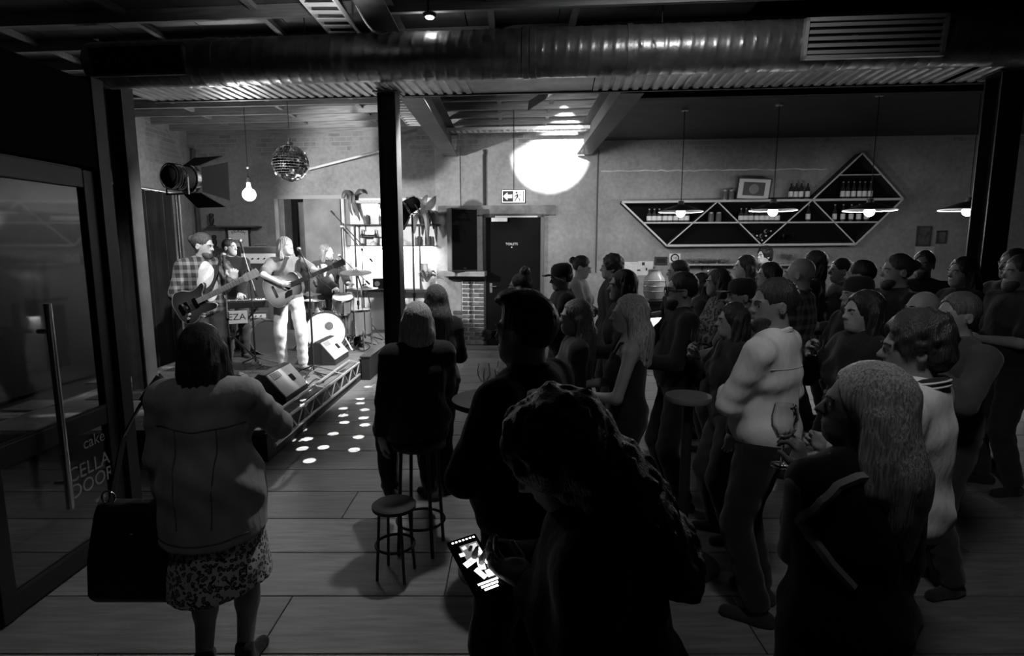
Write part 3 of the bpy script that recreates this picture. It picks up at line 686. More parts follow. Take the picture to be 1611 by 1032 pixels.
    if hair in ('cap', 'hat', 'beanie'):
        Vp, Qp = solid([Hh((0, -.018, .10), (.081, .103, .098), st)]+face+ears+nape(.03), .0095*s); link('hair', quad_mesh('hair', Vp, Qp), hairmat(hc), root)
        hb = MB(); MH = Matrix.Translation(Vector(HO)) @ Matrix(HR.tolist()).to_4x4() @ Matrix.Diagonal((s, s, s, 1)) @ Matrix.Translation((0, -.012, .125))
        if hair == 'hat': hb.lathe([(.155, .0), (.15, .008), (.098, .012), (.096, .06), (.085, .10), (.04, .112), (.005, .105)], 28, MH @ Matrix.Diagonal((1, 1.15, 1, 1)))
        else:
            hb.lathe([(.09, -.02), (.093, .02), (.085, .06), (.06, .088), (.01, .096)], 28, MH @ Matrix.Diagonal((1, 1.16, 1, 1)))
            if hair == 'cap': hb.box((0, .15, -.005), (.13, .07, .012), MH)
        part('hat' if hair == 'hat' else 'cap', hb, cloth(.02), root, True)
    if beard is not None:
        bp = [e_((0, .046, -.002), (.057, .052, .046), .02), e_((0, .066, -.03), (.038, .036, .036), .03), e_((0, .112, .018), (.024, .03, .010), .006, True), e_((0, .11, .075), (.05, .06, .05), .01, True)]
        Vp, Qp = solid(bp, .008*s); link('beard', quad_mesh('beard', Vp, Qp), hairmat(beard), root)
    PEOPLE[label] = dict(root=root, M=M, s=s, up=up, hp=hp, HO=HO, HR=HR, arms=armp, U=U, hands=[(W, hd2, pn) for W, hd2, pn, cu, r_ in arms_out])
    return PEOPLE[label]
# ================================================================== PEOPLE
STZ = .30
def P(label, px, py, d, heading, sex='m', base=0., shift=(0, 0), **kw):
    top = at(px, py, d); pos = Vector((top.x+shift[0], top.y+shift[1], base)); Hn = kw.pop('H', None) or top.z-base
    M = Matrix.Translation(pos) @ Matrix.Rotation(math.radians(heading-90), 4, 'Z'); Mi = M.inverted(); Ri = Mi.to_3x3()
    arms = []
    for a in kw.pop('arms', ('down', 'down')):
        if isinstance(a, str): arms.append(a)
        else:   # (world wrist, world elbow hint, world hand direction, world palm normal, curl)
            arms.append((tuple(Mi @ Vector(a[0])), tuple(Ri @ Vector(a[1])), tuple(Ri @ Vector(a[2])), tuple(Ri @ Vector(a[3])), a[4]))
    print('PERSON %-50s H=%.2f at (%.2f, %.2f)' % (label[:50], Hn, pos.x, pos.y))
    return person(label, pos, heading, Hn, sex, tuple(arms), **kw)
band = dict(group='band on the stage', h=.012, hh=.0075)
# ---- the band
singer = P('person singing with acoustic guitar, short-sleeved shirt and pale jeans', 449, 372, 7.42, -72, base=STZ, hair='shoulder', hc=.2, skin=.62, top=('shirt', .17, 'plain', 'short'), bottom=('trousers', .62, 'plain'),
    shoe=.3, head=(46, -6, 0), arms=((at(441, 446, 7.08), (-1, -.1, .25), (1, -.05, -.1), (0, 1, 0), .35), (at(512, 431, 7.12), (.3, .2, -1), (.1, -.1, 1), (-.35, 1, 0), .95)), **band,
    legs=(((.11, .02, .085), (.2, 1, 0), (.15, 1, 0)), ((-.14, .12, .085), (-.3, 1, 0), (-.75, 1, 0))))
guitarist = P('person in plaid shirt playing electric guitar at left of the stage', 316, 366, 5.9, -50, base=STZ, hair='bun', hc=.10, skin=.68, top=('jacket', .16, 'plaid', 'long'), bottom=('trousers', .05, 'plain'), beard=.14,
    head=(44, 10, 0), arms=((at(301, 486, 5.62), (-1, .2, -.1), (.8, -.2, -.5), (0, 1, .2), .5), (at(372, 447, 5.5), (.4, .4, -1), (.2, -.1, 1), (-.35, 1, 0), .95)), **band)
# white T-shirt front of the guitarist
tb = [ell(guitarist['up'](0, .055, 1.22), V3(.115, .112, .25)*guitarist['s'], guitarist['U'], .02)]
Vp, Qp = solid(tb, .013); link('undershirt', quad_mesh('undershirt', Vp, Qp), cloth(.75), guitarist['root'])
P('person in dark open-necked shirt standing at the keyboard', 361, 375, 8.1, -58, base=STZ, hair='short', hc=.02, skin=.4, top=('shirt', .010, 'plain', 'long'), head=(40, -2, 0),
  arms=((at(354, 474, 7.75), (-1, 0, -.3), (.4, -.9, -.15), (0, 0, -1), .35), (at(376, 470, 7.85), (1, 0, -.3), (.4, -.9, -.15), (0, 0, -1), .35)), **band)
dP = at(513, 380, 9.3)
drummer = P('person seated behind the drum kit in a dark open jacket', 513, 380, 9.3, -48, base=STZ, H=1.78, pelvis=(0, 0, .835), hair='shoulder', hc=.10, skin=.5, beard=.2, top=('jacket', .015, 'plain', 'long'), bottom=('trousers', .012, 'plain'), head=(30, 0, 0),
  arms=((at(532, 458, 8.95), (-1, 0, -.4), (.5, -.8, -.2), (0, 0, -1), .9), (at(548, 448, 9.0), (1, .2, -.4), (.7, -.6, .1), (0, 0, -1), .9)),
  legs=(((.22, .46, .085), (.3, 1, .9), (.1, 1, 0)), ((-.26, .44, .085), (-.3, 1, .9), (-.1, 1, 0))), **band)
tb = [ell(drummer['up'](0, .06, 1.2), V3(.08, .085, .2)*drummer['s'], drummer['U'], .02)]
Vp, Qp = solid(tb, .013); link('undershirt', quad_mesh('undershirt', Vp, Qp), cloth(.2), drummer['root'])
# ---- foreground crowd
near = dict(h=.013, hh=.009)
A_ = P('person in denim jacket and leopard-print skirt watching from the front left', 316, 508, 2.35, 96, 'f', hair='shoulder', hc=.03, skin=.3, top=('jacket', .30, 'plain', 'long'), bottom=('skirt', .42, 'leopard'), build=1.18, hemz=.20, wr=1.8,
  arms=((at(392, 618, 2.62), (1, -.6, -.7), (-.3, .3, 1), (-1, 0, 0), .75), 'down'), **near)
sd_ = cloth(.13)
for q_ in ([(-.19, 1.30), (0, 1.285), (.19, 1.30)], [(-.09, 1.285), (-.075, .86)], [(.09, 1.285), (.075, .86)], [(-.2, .80), (0, .79), (.2, .80)]): sewn(A_, 'jacket', 'seam', q_, .0035, sd_)
P('person with blonde bob in black sitting on a stool by the black column', 655, 477, 3.42, 112, 'f', H=1.66, pelvis=(0, 0, .815), hair='bob', hc=.42, skin=.35, top=('jacket', .012, 'plain', 'long'), bottom=('trousers', .012, 'plain'), arms=('cross', 'down'), build=1.1, hemz=.06, legs=(((.14, .36, .30), (.2, 1, .9), (.1, 1, 0)), ((-.13, .34, .30), (-.2, 1, .9), (-.1, 1, 0))), **near)
P('person with long brown hair in black, half hidden behind the blonde bob', 684, 448, 4.2, 120, 'f', hair='long', hc=.09, skin=.35, top=('jacket', .012, 'plain', 'long'), bottom=('trousers', .012, 'plain'), arms=('drink', 'down'))
P('person with big dark smooth head of hair behind the curly haired phone user', 826, 463, 1.95, 150, 'm', hair='tall', hc=.025, skin=.3, top=('jacket', .012, 'plain', 'long'), bottom=('trousers', .012, 'plain'), build=1.12, arms=('pocket', 'cross'), **near)
PH = at(748, 888, 1.2)      # phone centre
LL = P('person with big dark curly hair looking down at a phone in the foreground', 868, 566, 1.17, 172, 'f', H=1.60, shift=(.18, 0), lean=14, hair='bigcurly', hc=.02, skin=.22, top=('jacket', .01, 'plain', 'long'), bottom=('trousers', .01, 'plain'), head=(6, 22, 0),
  arms=((PH+Vector((.035, .10, -.05)), (.5, .9, -1), (-.35, -.85, .3), (.3, -.1, 1), .5), (PH+Vector((.125, -.02, -.03)), (.5, -.8, -1), (-1, .25, .35), (-.2, .1, 1), .5)), build=1.15, h=.012, hh=.009)
HH = P('person with very long blonde hair in black top at the front right', 1362, 570, 1.45, 102, 'f', hair='sheet', hc=.5, skin=.17, top=('shirt', .012, 'plain', 'none'), bottom=('trousers', .012, 'plain'),
  head=(56, -4, 0), arms=('down', (at(1262, 742, 1.62), (-.6, -1, -.8), (-.1, .1, 1), (-.6, .6, 0), .8)), h=.012, hh=.008, build=1.14)
sewn(HH, 'shirt', 'strap', [(.10, 1.45), (0, 1.462), (-.08, 1.455), (-.14, 1.43), (-.178, 1.39), (-.19, 1.33), (-.175, 1.27), (-.14, 1.21), (-.09, 1.15)], .014, cloth(.5), 'pale strap')
P('person with dark wavy hair in pale bomber jacket with striped collar', 1446, 494, 2.02, 132, 'm', hair='curly', hc=.03, skin=.2, top=('jacket', .55, 'plain', 'long'), bottom=('trousers', .02, 'plain'), head=(26, 4, 0), arms=('drink', 'down'), build=1.12, hemz=.09, **near)
GG = PEOPLE['person with dark wavy hair in pale bomber jacket with striped collar']
cm = lambda z, r: [Vector(GG['up'](r*math.cos(a), -.016+r*math.sin(a), z-.02*math.sin(a))) for a in np.linspace(0, 2*PI, 25)]
part('ribbed_collar', MB().tube(cm(1.485, .078), .024), cloth(.015), GG['root'], True, label='dark ribbed collar')
for zz in (1.478, 1.497): part('collar_stripe', MB().tube(cm(zz, .101), .0045, 6), cloth(.6), GG['root'], True)
S_ = P('person with short dark hair in pale creased linen shirt, back to the room', 1220, 437, 2.78, 138, 'm', hair='short', hc=.03, skin=.2, top=('shirt', .65, 'plain', 'long'), bottom=('trousers', .010, 'plain'), head=(44, 2, 0), arms=('pocket', 'cross'), beard=.03, build=1.12, wr=1.3, hemz=.12, **near)
for q_ in ([(-.2, 1.335), (0, 1.325), (.2, 1.335)], [(0, 1.325), (.01, 1.12)]): sewn(S_, 'shirt', 'seam', q_, .0028, cloth(.5))
P('person with long blonde hair and bare shoulder in black strappy top', 990, 463, 3.3, 172, 'f', hair='long', hc=.40, skin=.34, top=('tank', .012, 'plain', 'none'), bottom=('trousers', .012, 'plain'), arms=('drink', 'drink'), **near)
P('person with long light brown hair left of the blonde in the strappy top', 905, 471, 3.62, 180, 'f', hair='long', hc=.20, skin=.3, top=('shirt', .02, 'plain', 'long'), bottom=('trousers', .012, 'plain'), arms=('drink', 'down'))
P('person with dark hair and glasses in black, beside the white bar front', 1073, 428, 4.0, 178, 'm', hair='short', hc=.025, skin=.3, top=('shirt', .012, 'plain', 'long'), bottom=('trousers', .012, 'plain'), arms=('high', 'drink'), beard=.02, build=1.08)
L_ = PEOPLE['person with dark hair and glasses in black, beside the white bar front']
gb = MB()
for sd in (-1, 1): gb.tube([Vector(L_['hp'](sd*.034+.026*math.cos(a), .106, .073+.02*math.sin(a))) for a in np.linspace(0, 2*PI, 13)], .003, 5); gb.tube([Vector(L_['hp'](sd*.06, .105, .076)), Vector(L_['hp'](sd*.08, 0, .076))], .003, 5)
gb.tube([Vector(L_['hp'](-.008, .108, .076)), Vector(L_['hp'](.008, .108, .076))], .003, 5)
part('glasses', gb, rubber, L_['root'], True)
P('person with topknot in dark clothes in front of the toilet door', 818, 430, 5.2, 172, 'f', hair='topknot', hc=.03, skin=.34, top=('shirt', .015, 'plain', 'long'), arms=('drink', 'down'))
P('person in dark flat cap and open jacket right of the toilet door', 885, 416, 5.5, 188, 'm', hair='cap', hc=.02, skin=.3, top=('jacket', .02, 'plain', 'long'), head=(0, 8, 0), arms=('phone', 'drink'))
P('person in light grey T-shirt facing right beside the bar wall conduit', 913, 402, 6.7, -20, 'f', hair='bun', hc=.015, skin=.5, top=('shirt', .33, 'plain', 'short'), head=(0, 16, 0), arms=('cross', 'cross'))
P('person with thick wavy dark hair facing the one in the light T-shirt', 962, 402, 6.3, 178, 'm', hair='curly', hc=.02, skin=.32, top=('jacket', .02, 'plain', 'long'), arms=('pocket', 'down'))
P('person with shoulder-length dark hair behind the strappy-top blonde', 980, 424, 4.4, 182, 'f', hair='shoulder', hc=.025, skin=.3, top=('jacket', .015, 'plain', 'long'), arms=('down', 'drink'))
P('person with cropped dark hair under the no-entry-age sign by the bar', 1067, 409, 6.2, 178, 'm', hair='short', hc=.015, skin=.32, top=('shirt', .02, 'plain', 'short'), arms=('drink', 'down'))
P('person with long black hair just behind the one in glasses', 1102, 429, 5.6, 170, 'f', hair='long', hc=.015, skin=.32, top=('shirt', .03, 'plain', 'long'), arms=('drink', 'down'))
P('person with curly shoulder-length hair and pale scarf collar', 1131, 422, 5.0, 172, 'f', hair='shoulder', hc=.05, skin=.34, top=('shirt', .14, 'spots', 'long'), arms=('drink', 'drink'))
P('person with pale hair half hidden at the bar under the row of glasses', 1120, 424, 6.75, 160, 'f', hair='bob', hc=.3, skin=.45, top=('shirt', .2, 'plain', 'long'), arms=('down', 'down'))
P('person with long dark hair and pale-strapped dress at the bar', 1172, 401, 6.3, 176, 'f', hair='long', hc=.03, skin=.48, top=('tank', .3, 'plain', 'none'), bottom=('skirt', .1, 'plain'), head=(0, -3, 0), arms=('high', 'down'))
P('person with dark fringe serving behind the bar under the triangle shelf', 1203, 389, 9.3, 200, 'm', hair='curly', hc=.012, skin=.5, top=('shirt', .03, 'plain', 'short'), arms=('drink', 'drink'), group='bar staff')
P('person with smooth dark hair in front of the bar server', 1210, 412, 5.55, 176, 'f', hair='bob', hc=.015, skin=.4, top=('shirt', .02, 'plain', 'long'), arms=('drink', 'down'))
P('person with short dark hair left of the pale linen shirt, face to the stage', 1168, 440, 4.2, 180, 'm', hair='cap', hc=.02, skin=.3, top=('shirt', .1, 'plain', 'short'), arms=('drink', 'down'), head=(0, 4, 0))
P('person with long dark hair tucked behind the linen shirt shoulder', 1154, 476, 3.55, 178, 'f', hair='shoulder', hc=.015, skin=.26, top=('shirt', .015, 'plain', 'long'), arms=('high', 'down'))
P('bald person in plaid shirt with back of head lit', 1260, 405, 4.6, 140, 'm', hair='none', skin=.30, top=('shirt', .07, 'plaid', 'long'), arms=('drink', 'down'), build=1.08)
P('tall person with long dark wavy hair behind the bald plaid shirt', 1282, 394, 5.9, 150, 'm', hair='shoulder', hc=.025, skin=.35, top=('shirt', .012, 'plain', 'long'), arms=('drink', 'down'))
P('person with hair tied in a bun in front of the tall wall shelf end', 1323, 406, 6.0, 178, 'f', hair='bun', hc=.03, skin=.46, top=('shirt', .1, 'plain', 'short'), arms=('high', 'down'))
P('person with cropped black hair seen from behind, left of the bearded one', 1355, 409, 5.03, 140, 'm', hair='short', hc=.015, skin=.34, top=('shirt', .06, 'plain', 'long'), arms=('drink', 'down'))
P('tall bearded person with slicked back hair in black crew neck', 1413, 399, 4.48, 178, 'm', hair='bun', hc=.05, skin=.42, beard=.04, top=('shirt', .012, 'plain', 'long'), arms=('drink', 'down'), build=1.15)
P('person in dark shirt facing the room just right of the bearded one', 1455, 394, 5.6, 222, 'm', hair='short', hc=.04, skin=.32, beard=.05, top=('shirt', .015, 'plain', 'long'), arms=('drink', 'drink'))
P('person with long black hair and pale neckline beside the right column', 1516, 404, 4.9, 184, 'f', hair='long', hc=.012, skin=.44, top=('shirt', .015, 'plain', 'long'), arms=('drink', 'down'))
P('person glimpsed behind the long black hair at the back wall', 1541, 388, 7.0, 200, 'm', hair='short', hc=.03, skin=.36, top=('shirt', .03, 'plain', 'long'))
P('person in dark polo at the right edge of the picture', 1608, 400, 4.3, 176, 'm', hair='short', hc=.04, skin=.42, beard=.08, top=('shirt', .03, 'plain', 'short'), arms=('down', 'cross'), build=1.1)
P('person peeking from behind the dark polo at the right edge', 1597, 391, 4.95, 185, 'm', hair='short', hc=.03, skin=.36, top=('shirt', .03, 'plain', 'long'))
P('person in dark beanie left of the shiny bald head', 1350, 437, 4.1, 180, 'm', hair='beanie', hc=.02, skin=.28, beard=.04, top=('jacket', .015, 'plain', 'long'), arms=('drink', 'down'))
P('person with black hair sipping a drink behind the wavy dark hair', 1360, 457, 3.15, 184, 'f', hair='bob', hc=.012, skin=.28, top=('jacket', .012, 'plain', 'long'), arms=('high', 'down'))
P('bald person with shiny scalp behind the grey-haired one', 1453, 457, 3.65, 182, 'm', hair='none', skin=.28, top=('shirt', .02, 'plain', 'long'), arms=('drink', 'down'))
P('person with thinning hair in sheer dark shirt holding a glass', 1510, 459, 3.0, 182, 'm', hair='short', hc=.09, skin=.26, top=('shirt', .06, 'plain', 'long'), arms=('cross', 'high'), build=1.1)
# person nearest the camera at the bottom left of the dark mass is only the curly-haired phone user's lap; the phone itself:
pu = Vector((.52, -.72, .46)).normalized()   # phone long axis (towards its top) in the holder's hands
n_ = Vector((.2, -.35, .9)).normalized(); l_ = Vector((-.5, .8, 0)); l_ = (l_-n_*l_.dot(n_)).normalized()
MPh = frame_M(PH, l_.cross(n_), l_, n_)
# ================================================================== STAGE
deckm = mat('stage_deck', .14, .5, 0, .4, 3, .1, 25, (1, 8, 8))
SX0, SX1, SY0, SY1 = -4.66, -2.17, 4.85, 11.0
stg = thing('stage_platform', 'low black stage platform along the left of the room', 'stage', (-3.4, 7.9, 0))
part('frame', MB().box((-3.4, 7.92, .13), (2.46, 6.1, .26)), black, stg, world=True)
for i in range(5):
    for j in range(2):
        part('deck_panel', MB().box((SX0+.622+j*1.245, SY0+.62+i*1.235, .28), (1.235, 1.225, .04)), deckm, stg, world=True)
for i in range(5): part('front_fascia', MB().box((SX1-.004, SY0+.62+i*1.235, .125), (.02, 1.22, .24)), mat('fascia', .015, .7), stg, world=True)
part('edge_trim', MB().box((SX0-.01, 7.9, .3), (.03, 6.1, .03)), grey_metal, stg, world=True)
rugm = mat('rug', .022, .95, 0, .5, 14, .3, 50)
tag(part('rug', MB().box((-3.55, 7.35, .3055), (1.9, 3.0, .011)), rugm), 'dark rug under the band on the stage', 'rug')
# truss lying along the front edge of the stage
tr = thing('lighting_truss', 'aluminium truss lying along the front edge of the stage', 'truss', (SX1+.07, 6.4, .12))
def c2(y): return (SX1+.06, y)
ya, yb = 4.9, 7.75
for xo, zo in ((.06, .315), (.06, .15), (-.07, .345)):
    part('chord', MB().tube([(SX1+xo, ya, zo), (SX1+xo, yb, zo)], .016, 8), mat('truss_alloy', .5, .4, .7), tr, True, world=True)
n = 16
for i in range(n):
    y0 = ya+(yb-ya)*i/n; y1 = ya+(yb-ya)*(i+1)/n
    a, b = (.315, .15) if i % 2 == 0 else (.15, .315)
    part('brace', MB().tube([(SX1+.06, y0, a), (SX1+.06, y1, b)], .008, 6), MATS['truss_alloy'], tr, True, world=True)
for i in range(5): y0 = ya+(yb-ya)*i/4; part('spreader', MB().tube([(SX1+.06, y0, .315), (SX1-.07, y0, .345)], .008, 6), MATS['truss_alloy'], tr, True, world=True)
case = thing('cable_ramp', 'low black box standing at the far end of the truss', 'case', (SX1+.04, 8.35, .0))
part('body', MB().box((SX1+.08, 8.6, .17), (.13, 1.2, .33)), black, case, bevel=.01, world=True); part('lid_edge', MB().box((SX1+.08, 8.6, .345), (.15, 1.22, .02)), steel, case, world=True)
# ---- wedges
def wedge(x, y, label):
    t = thing('stage_monitor', label, 'monitor speaker', Matrix.Translation((x, y, STZ)), 'wedge monitors')
    prof = [(-.29, 0), (.2, 0), (.2, .07), (.0, .31), (-.06, .32), (-.33, .06)]
    part('cabinet', MB().prism(prof, -.32, .32), mat('cabinet_black', .02, .6), t, bevel=.006)
    d = Vector((-.2, 0, .24)).normalized(); nrm = Vector((.24, 0, .2)).normalized()
    Mb = frame_M(Vector((.1, 0, .19))+nrm*.004, (0, 1, 0), d, (0, -1, 0)); 
    Mb = frame_M(Vector((.1, 0, .19))+nrm*.004, (0, 1, 0), d, nrm)
    rpn = part('rear_panel', MB().box((0, 0, 0), (.62, .29, .012), Mb), mat('panel_lit', .6, .5, 0, .1, 6), t)  # strong light put into the pale colour; a wedge is black
    part('jack_plate', MB().box((-.16, .10, .008), (.2, .07, .012), Mb), mat('plate_grey', .25, .4), rpn)
    part('handle_recess', MB().box((.1, .0, .008), (.09, .08, .012), Mb), MATS['void'], rpn)
    g = Vector((-.27, 0, .26)).normalized(); gn = Vector((-.26, 0, .27)).normalized()
    part('grille', MB().box((0, 0, 0), (.58, .33, .012), frame_M(Vector((-.195, 0, .19))+gn*.006, (0, 1, 0), gn.cross(Vector((0, 1, 0))), gn)), mat('grille_mesh', .03, .5, .4), t)
    for sd in (-1, 1): part('foot', MB().box((0, sd*.28, .002), (.4, .03, .006)), rubber, t)
    return t
wedge(-2.50, 5.98, 'wedge monitor with pale rear panel at the near front edge of the stage')
wedge(-2.60, 7.95, 'wedge monitor with pale rear panel below the bass drum')
# ---- guitars
def guitar(name, label, O, head, nrm, acoustic):
    O, head = Vector(O), Vector(head); x = (head-O).normalized(); n_ = Vector(nrm); n_ = (n_-x*n_.dot(x)).normalized(); y = n_.cross(x)
    t = thing(name, label, 'guitar', frame_M(O, x, y, n_))
    if acoustic:
        xs = [-.27, -.262, -.235, -.18, -.11, -.04, .03, .09, .15, .20, .225, .232]; ws = [.0, .07, .145, .195, .2, .165, .132, .135, .148, .125, .07, .0]; th = .10
        prof = [(a, b) for a, b in zip(xs, ws)]+[(a, -b) for a, b in list(zip(xs, ws))[-2:0:-1]]
    else:
        th = .045; prof = [(-.22, 0), (-.21, .09), (-.15, .16), (-.06, .155), (.02, .115), (.10, .12), (.17, .14), (.175, .10), (.12, .05), (.11, 0), (.12, -.05), (.20, -.09), (.19, -.13), (.10, -.13), (.02, -.12), (-.06, -.16), (-.15, -.165), (-.21, -.1)]
    # smooth outline
    P_ = [np.array(p) for p in prof]; o2 = []
    for i in range(len(P_)):
        p0, p1, p2, p3 = P_[i-1], P_[i], P_[(i+1) % len(P_)], P_[(i+2) % len(P_)]
        for u in (0, .33, .66): o2.append(.5*((2*p1)+(-p0+p2)*u+(2*p0-5*p1+4*p2-p3)*u*u+(-p0+3*p1-3*p2+p3)*u**3))
    R = Matrix.Rotation(-PI/2, 4, 'X')      # prism is in x,z extruded along y
    pr = lambda sc, z0, z1: MB().prism([(p[0]*sc, p[1]*sc) for p in o2], -z1, -z0, R)
    m = bpy.data.materials.new('sunburst' if acoustic else 'dark_burst'); m.use_nodes = True; nt = m.node_tree; N = nt.nodes.new; Lk = nt.links.new
    b = nt.nodes['Principled BSDF']; b.inputs['Roughness'].default_value = .25
    tc = N('ShaderNodeTexCoord'); mp = N('ShaderNodeMapping'); mp.inputs['Location'].default_value = (.07, 0, 0); mp.inputs['Scale'].default_value = (1, 1.3, 0); Lk(tc.outputs['Object'], mp.inputs[0])
    ln = N('ShaderNodeVectorMath'); ln.operation = 'LENGTH'; Lk(mp.outputs[0], ln.inputs[0]); cr = N('ShaderNodeValToRGB'); Lk(ln.outputs['Value'], cr.inputs[0])
    e = cr.color_ramp.elements; hi, lo = (.8, .06) if acoustic else (.07, .02); e[0].position = .10; e[0].color = (hi,)*3+(1,); e[1].position = .30; e[1].color = (lo,)*3+(1,); Lk(cr.outputs[0], b.inputs['Base Color'])
    part('body', pr(1, -th/2, th/2-.003), mat('guitar_side', .07, .3), t, True)
    part('binding', pr(1.012, th/2-.010, th/2+.0005), cream, t)
    part('soundboard', pr(.985, th/2-.002, th/2+.002), m, t)
    z = th/2
    if acoustic:
        part('rosette', MB().lathe([(.048, z+.0035), (.066, z+.0035)], 28, caps=False).xf(Matrix.Translation((.05, 0, 0))), cream, t)
        part('sound_hole', MB().lathe([(.001, z+.003), (.049, z+.003)], 28).xf(Matrix.Translation((.05, 0, 0))), MATS['void'], t)
        part('pickguard', MB().prism([(.03, -.05), (.09, -.06), (.06, -.12), (-.05, -.13), (-.02, -.07)], -z-.004, -z-.002, R), mat('tortoise', .04, .2), t)
        part('bridge', MB().box((-.13, 0, z+.006), (.03, .15, .012)), darkwood, t); part('saddle', MB().box((-.128, 0, z+.014), (.005, .08, .006)), cream, t)
        n0 = .10
    else:
        for bx in (-.08, .02): part('pickup', MB().box((bx, 0, z+.006), (.04, .09, .012)), chrome, t, bevel=.003)
        part('bridge', MB().box((-.14, 0, z+.007), (.03, .09, .014)), chrome, t)
        for ky in (-.08, -.11): part('knob', MB().lathe([(.013, z), (.012, z+.018)], 12).xf(Matrix.Translation((-.13+(.11+ky), ky, 0))), cream, t)
        n0 = .04
    nl = (head-O).length
    part('neck', MB().box(((n0+nl-.14)/2+.0, 0, z-.006), (nl-.14-n0, .05, .026)), palewood, t, bevel=.006)
    fbd = part('fretboard', MB().box(((n0+nl-.14)/2, 0, z+.009), (nl-.14-n0, .052, .006)), mat('rosewood', .10, .4) if acoustic else palewood, t)
    fb = MB().box((0, 0, 0), (.002, .052, .003)).mesh('fret'); fb.materials.append(chrome)
    sc_ = (nl-.14)-(-.13)
    for k in range(1, 15):
        o = link('fret', fb, None, fbd); o.location = (-.13+sc_*2**(-k/12), 0, z+.0135)
        o.location.x = nl-.14-(sc_-sc_*2**(-k/12))
    hst = part('headstock', MB().prism([(nl-.14, -.026), (nl-.12, -.036), (nl+.02, -.04), (nl+.03, .0), (nl+.02, .04), (nl-.12, .036), (nl-.14, .026)], -(z+.004), -(z-.012), R), darkwood if acoustic else palewood, t)
    for k in range(3):
        for sd in (-1, 1): part('tuning_peg', MB().lathe([(.006, 0), (.010, .02), (.008, .028)], 10, Matrix.Translation((nl-.10+.04*k, sd*.036, z-.004)) @ Matrix.Rotation(-sd*PI/2, 4, 'X')), chrome, hst, True)
    st = MB()
    for k in range(6): yy = -.02+.008*k; st.tube([(-.13, yy*1.4, z+.018), (nl-.12, yy, z+.017)], .0011, 4)
    o = part('strings', st, chrome, t); o['kind'] = 'stuff'
    return t
guitar('acoustic_guitar', 'sunburst acoustic guitar with pale binding held by the singer', at(450, 452, 7.16), at(542, 412, 7.08), (.28, -1, .12), True)
guitar('electric_guitar', 'dark electric guitar with pale neck held by the plaid-shirted player', at(308, 476, 5.60), at(404, 429, 5.52), (.30, -1, .1), False)
def strap(label, pts, nm):
    mb = MB()
    for a, b in zip(pts[:-1], pts[1:]): mb.bar(a, b, .05, .004, (0, -1, .3))
    return tag(part(nm, mb, rubber), label, 'strap', 'guitar straps')
u = singer['up']; W_ = lambda p, q: p['M'] @ Vector(p['up'](*q))
strap('dark guitar strap over the singer left shoulder', [W_(singer, q) for q in ((.16, -.02, 1.04), (.02, -.16, 1.2), (-.12, -.13, 1.42), (-.155, -.01, 1.50), (-.15, .10, 1.42), (-.14, .17, 1.24), (-.16, .21, 1.12))], 'guitar_strap')
strap('patterned guitar strap across the chest of the plaid-shirted player', [W_(guitarist, q) for q in ((.2, -.0, 1.02), (.0, -.18, 1.22), (-.12, -.14, 1.44), (-.15, -.01, 1.52), (-.12, .11, 1.42), (-.02, .17, 1.22), (.1, .19, 1.08))], 'guitar_strap')
# ---- microphones and stands
def micstand(label, base, topz, boom, mic=True, bz=STZ, tall=None, group='microphone stands'):
    base = Vector(base); t = thing('microphone_stand', label, 'mic stand', base, group); top = Vector((base.x, base.y, topz))
    part('lower_tube', MB().tube([base+Vector((0, 0, .06)), base+Vector((0, 0, (topz-bz)*.6))], .012, 8), black, t, True, world=True)
    part('upper_tube', MB().tube([base+Vector((0, 0, (topz-bz)*.55)), top], .008, 8), chrome, t, True, world=True)
    part('clutch', MB().tube([base+Vector((0, 0, (topz-bz)*.57)), base+Vector((0, 0, (topz-bz)*.63))], .02, 8), black, t, True, world=True)
    for k in range(3):
        a = k*2*PI/3+.5; part('leg', MB().tube([base+Vector((0, 0, .12)), base+Vector((.3*math.cos(a), .3*math.sin(a), .012))], .009, 6), black, t, True, world=True)
    e = Vector(boom); d = (e-top).normalized()
    part('boom_arm', MB().tube([top-d*.28, e], .007, 8), chrome, t, True, world=True); part('joint', MB().ball(top, .022, 8, 6), black, t, True, world=True)
    part('counterweight', MB().tube([top-d*.32, top-d*.24], .016, 8), black, t, True, world=True)
    if mic:
        mcp = part('microphone', MB().tube([e-d*.02, e+d*.13], [.011, .017], 10), black, t, True, world=True)
        part('mic_grille', MB().ball(e+d*.15, .026, 12, 8), mat('mic_mesh', .45, .4, .8), mcp, True, world=True)
    return t
def stz(px, py): return atz(px, py, STZ)
mouth = lambda p, dz=0, f=.13: p['M'] @ Vector(p['hp'](0, .1+f, .02+dz))
def mic_at(label, base_px, p, topz, back=.2, lift=-.02):
    m = mouth(p); base = at(base_px[0], base_px[1], base_px[2]); base.z = STZ
    top = Vector((base.x, base.y, topz)); d = (m-top).normalized(); return micstand(label, base, topz, m-d*.15)
mic_at('chrome boom microphone stand in front of the singer', (492, 556, 7.05), singer, 1.62)
mic_at('boom microphone stand in front of the plaid-shirted guitarist', (364, 580, 5.55), guitarist, 1.45)
mic_at('boom microphone stand reaching to the drummer', (566, 540, 9.0), drummer, 1.5)
b = at(399, 520, 7.6); micstand('upright microphone stand right of the keyboard', (b.x, b.y, STZ), 1.55, at(383, 396, 7.65))
b = at(548, 545, 9.3); micstand('tall overhead microphone stand at the right of the drums', (b.x, b.y, STZ), 2.25, at(583, 400, 9.1)+Vector((0, 0, 0)), False)
b = at(575, 545, 9.6); micstand('second overhead microphone stand by the white shelves', (b.x, b.y, STZ), 1.85, at(546, 366, 9.3))
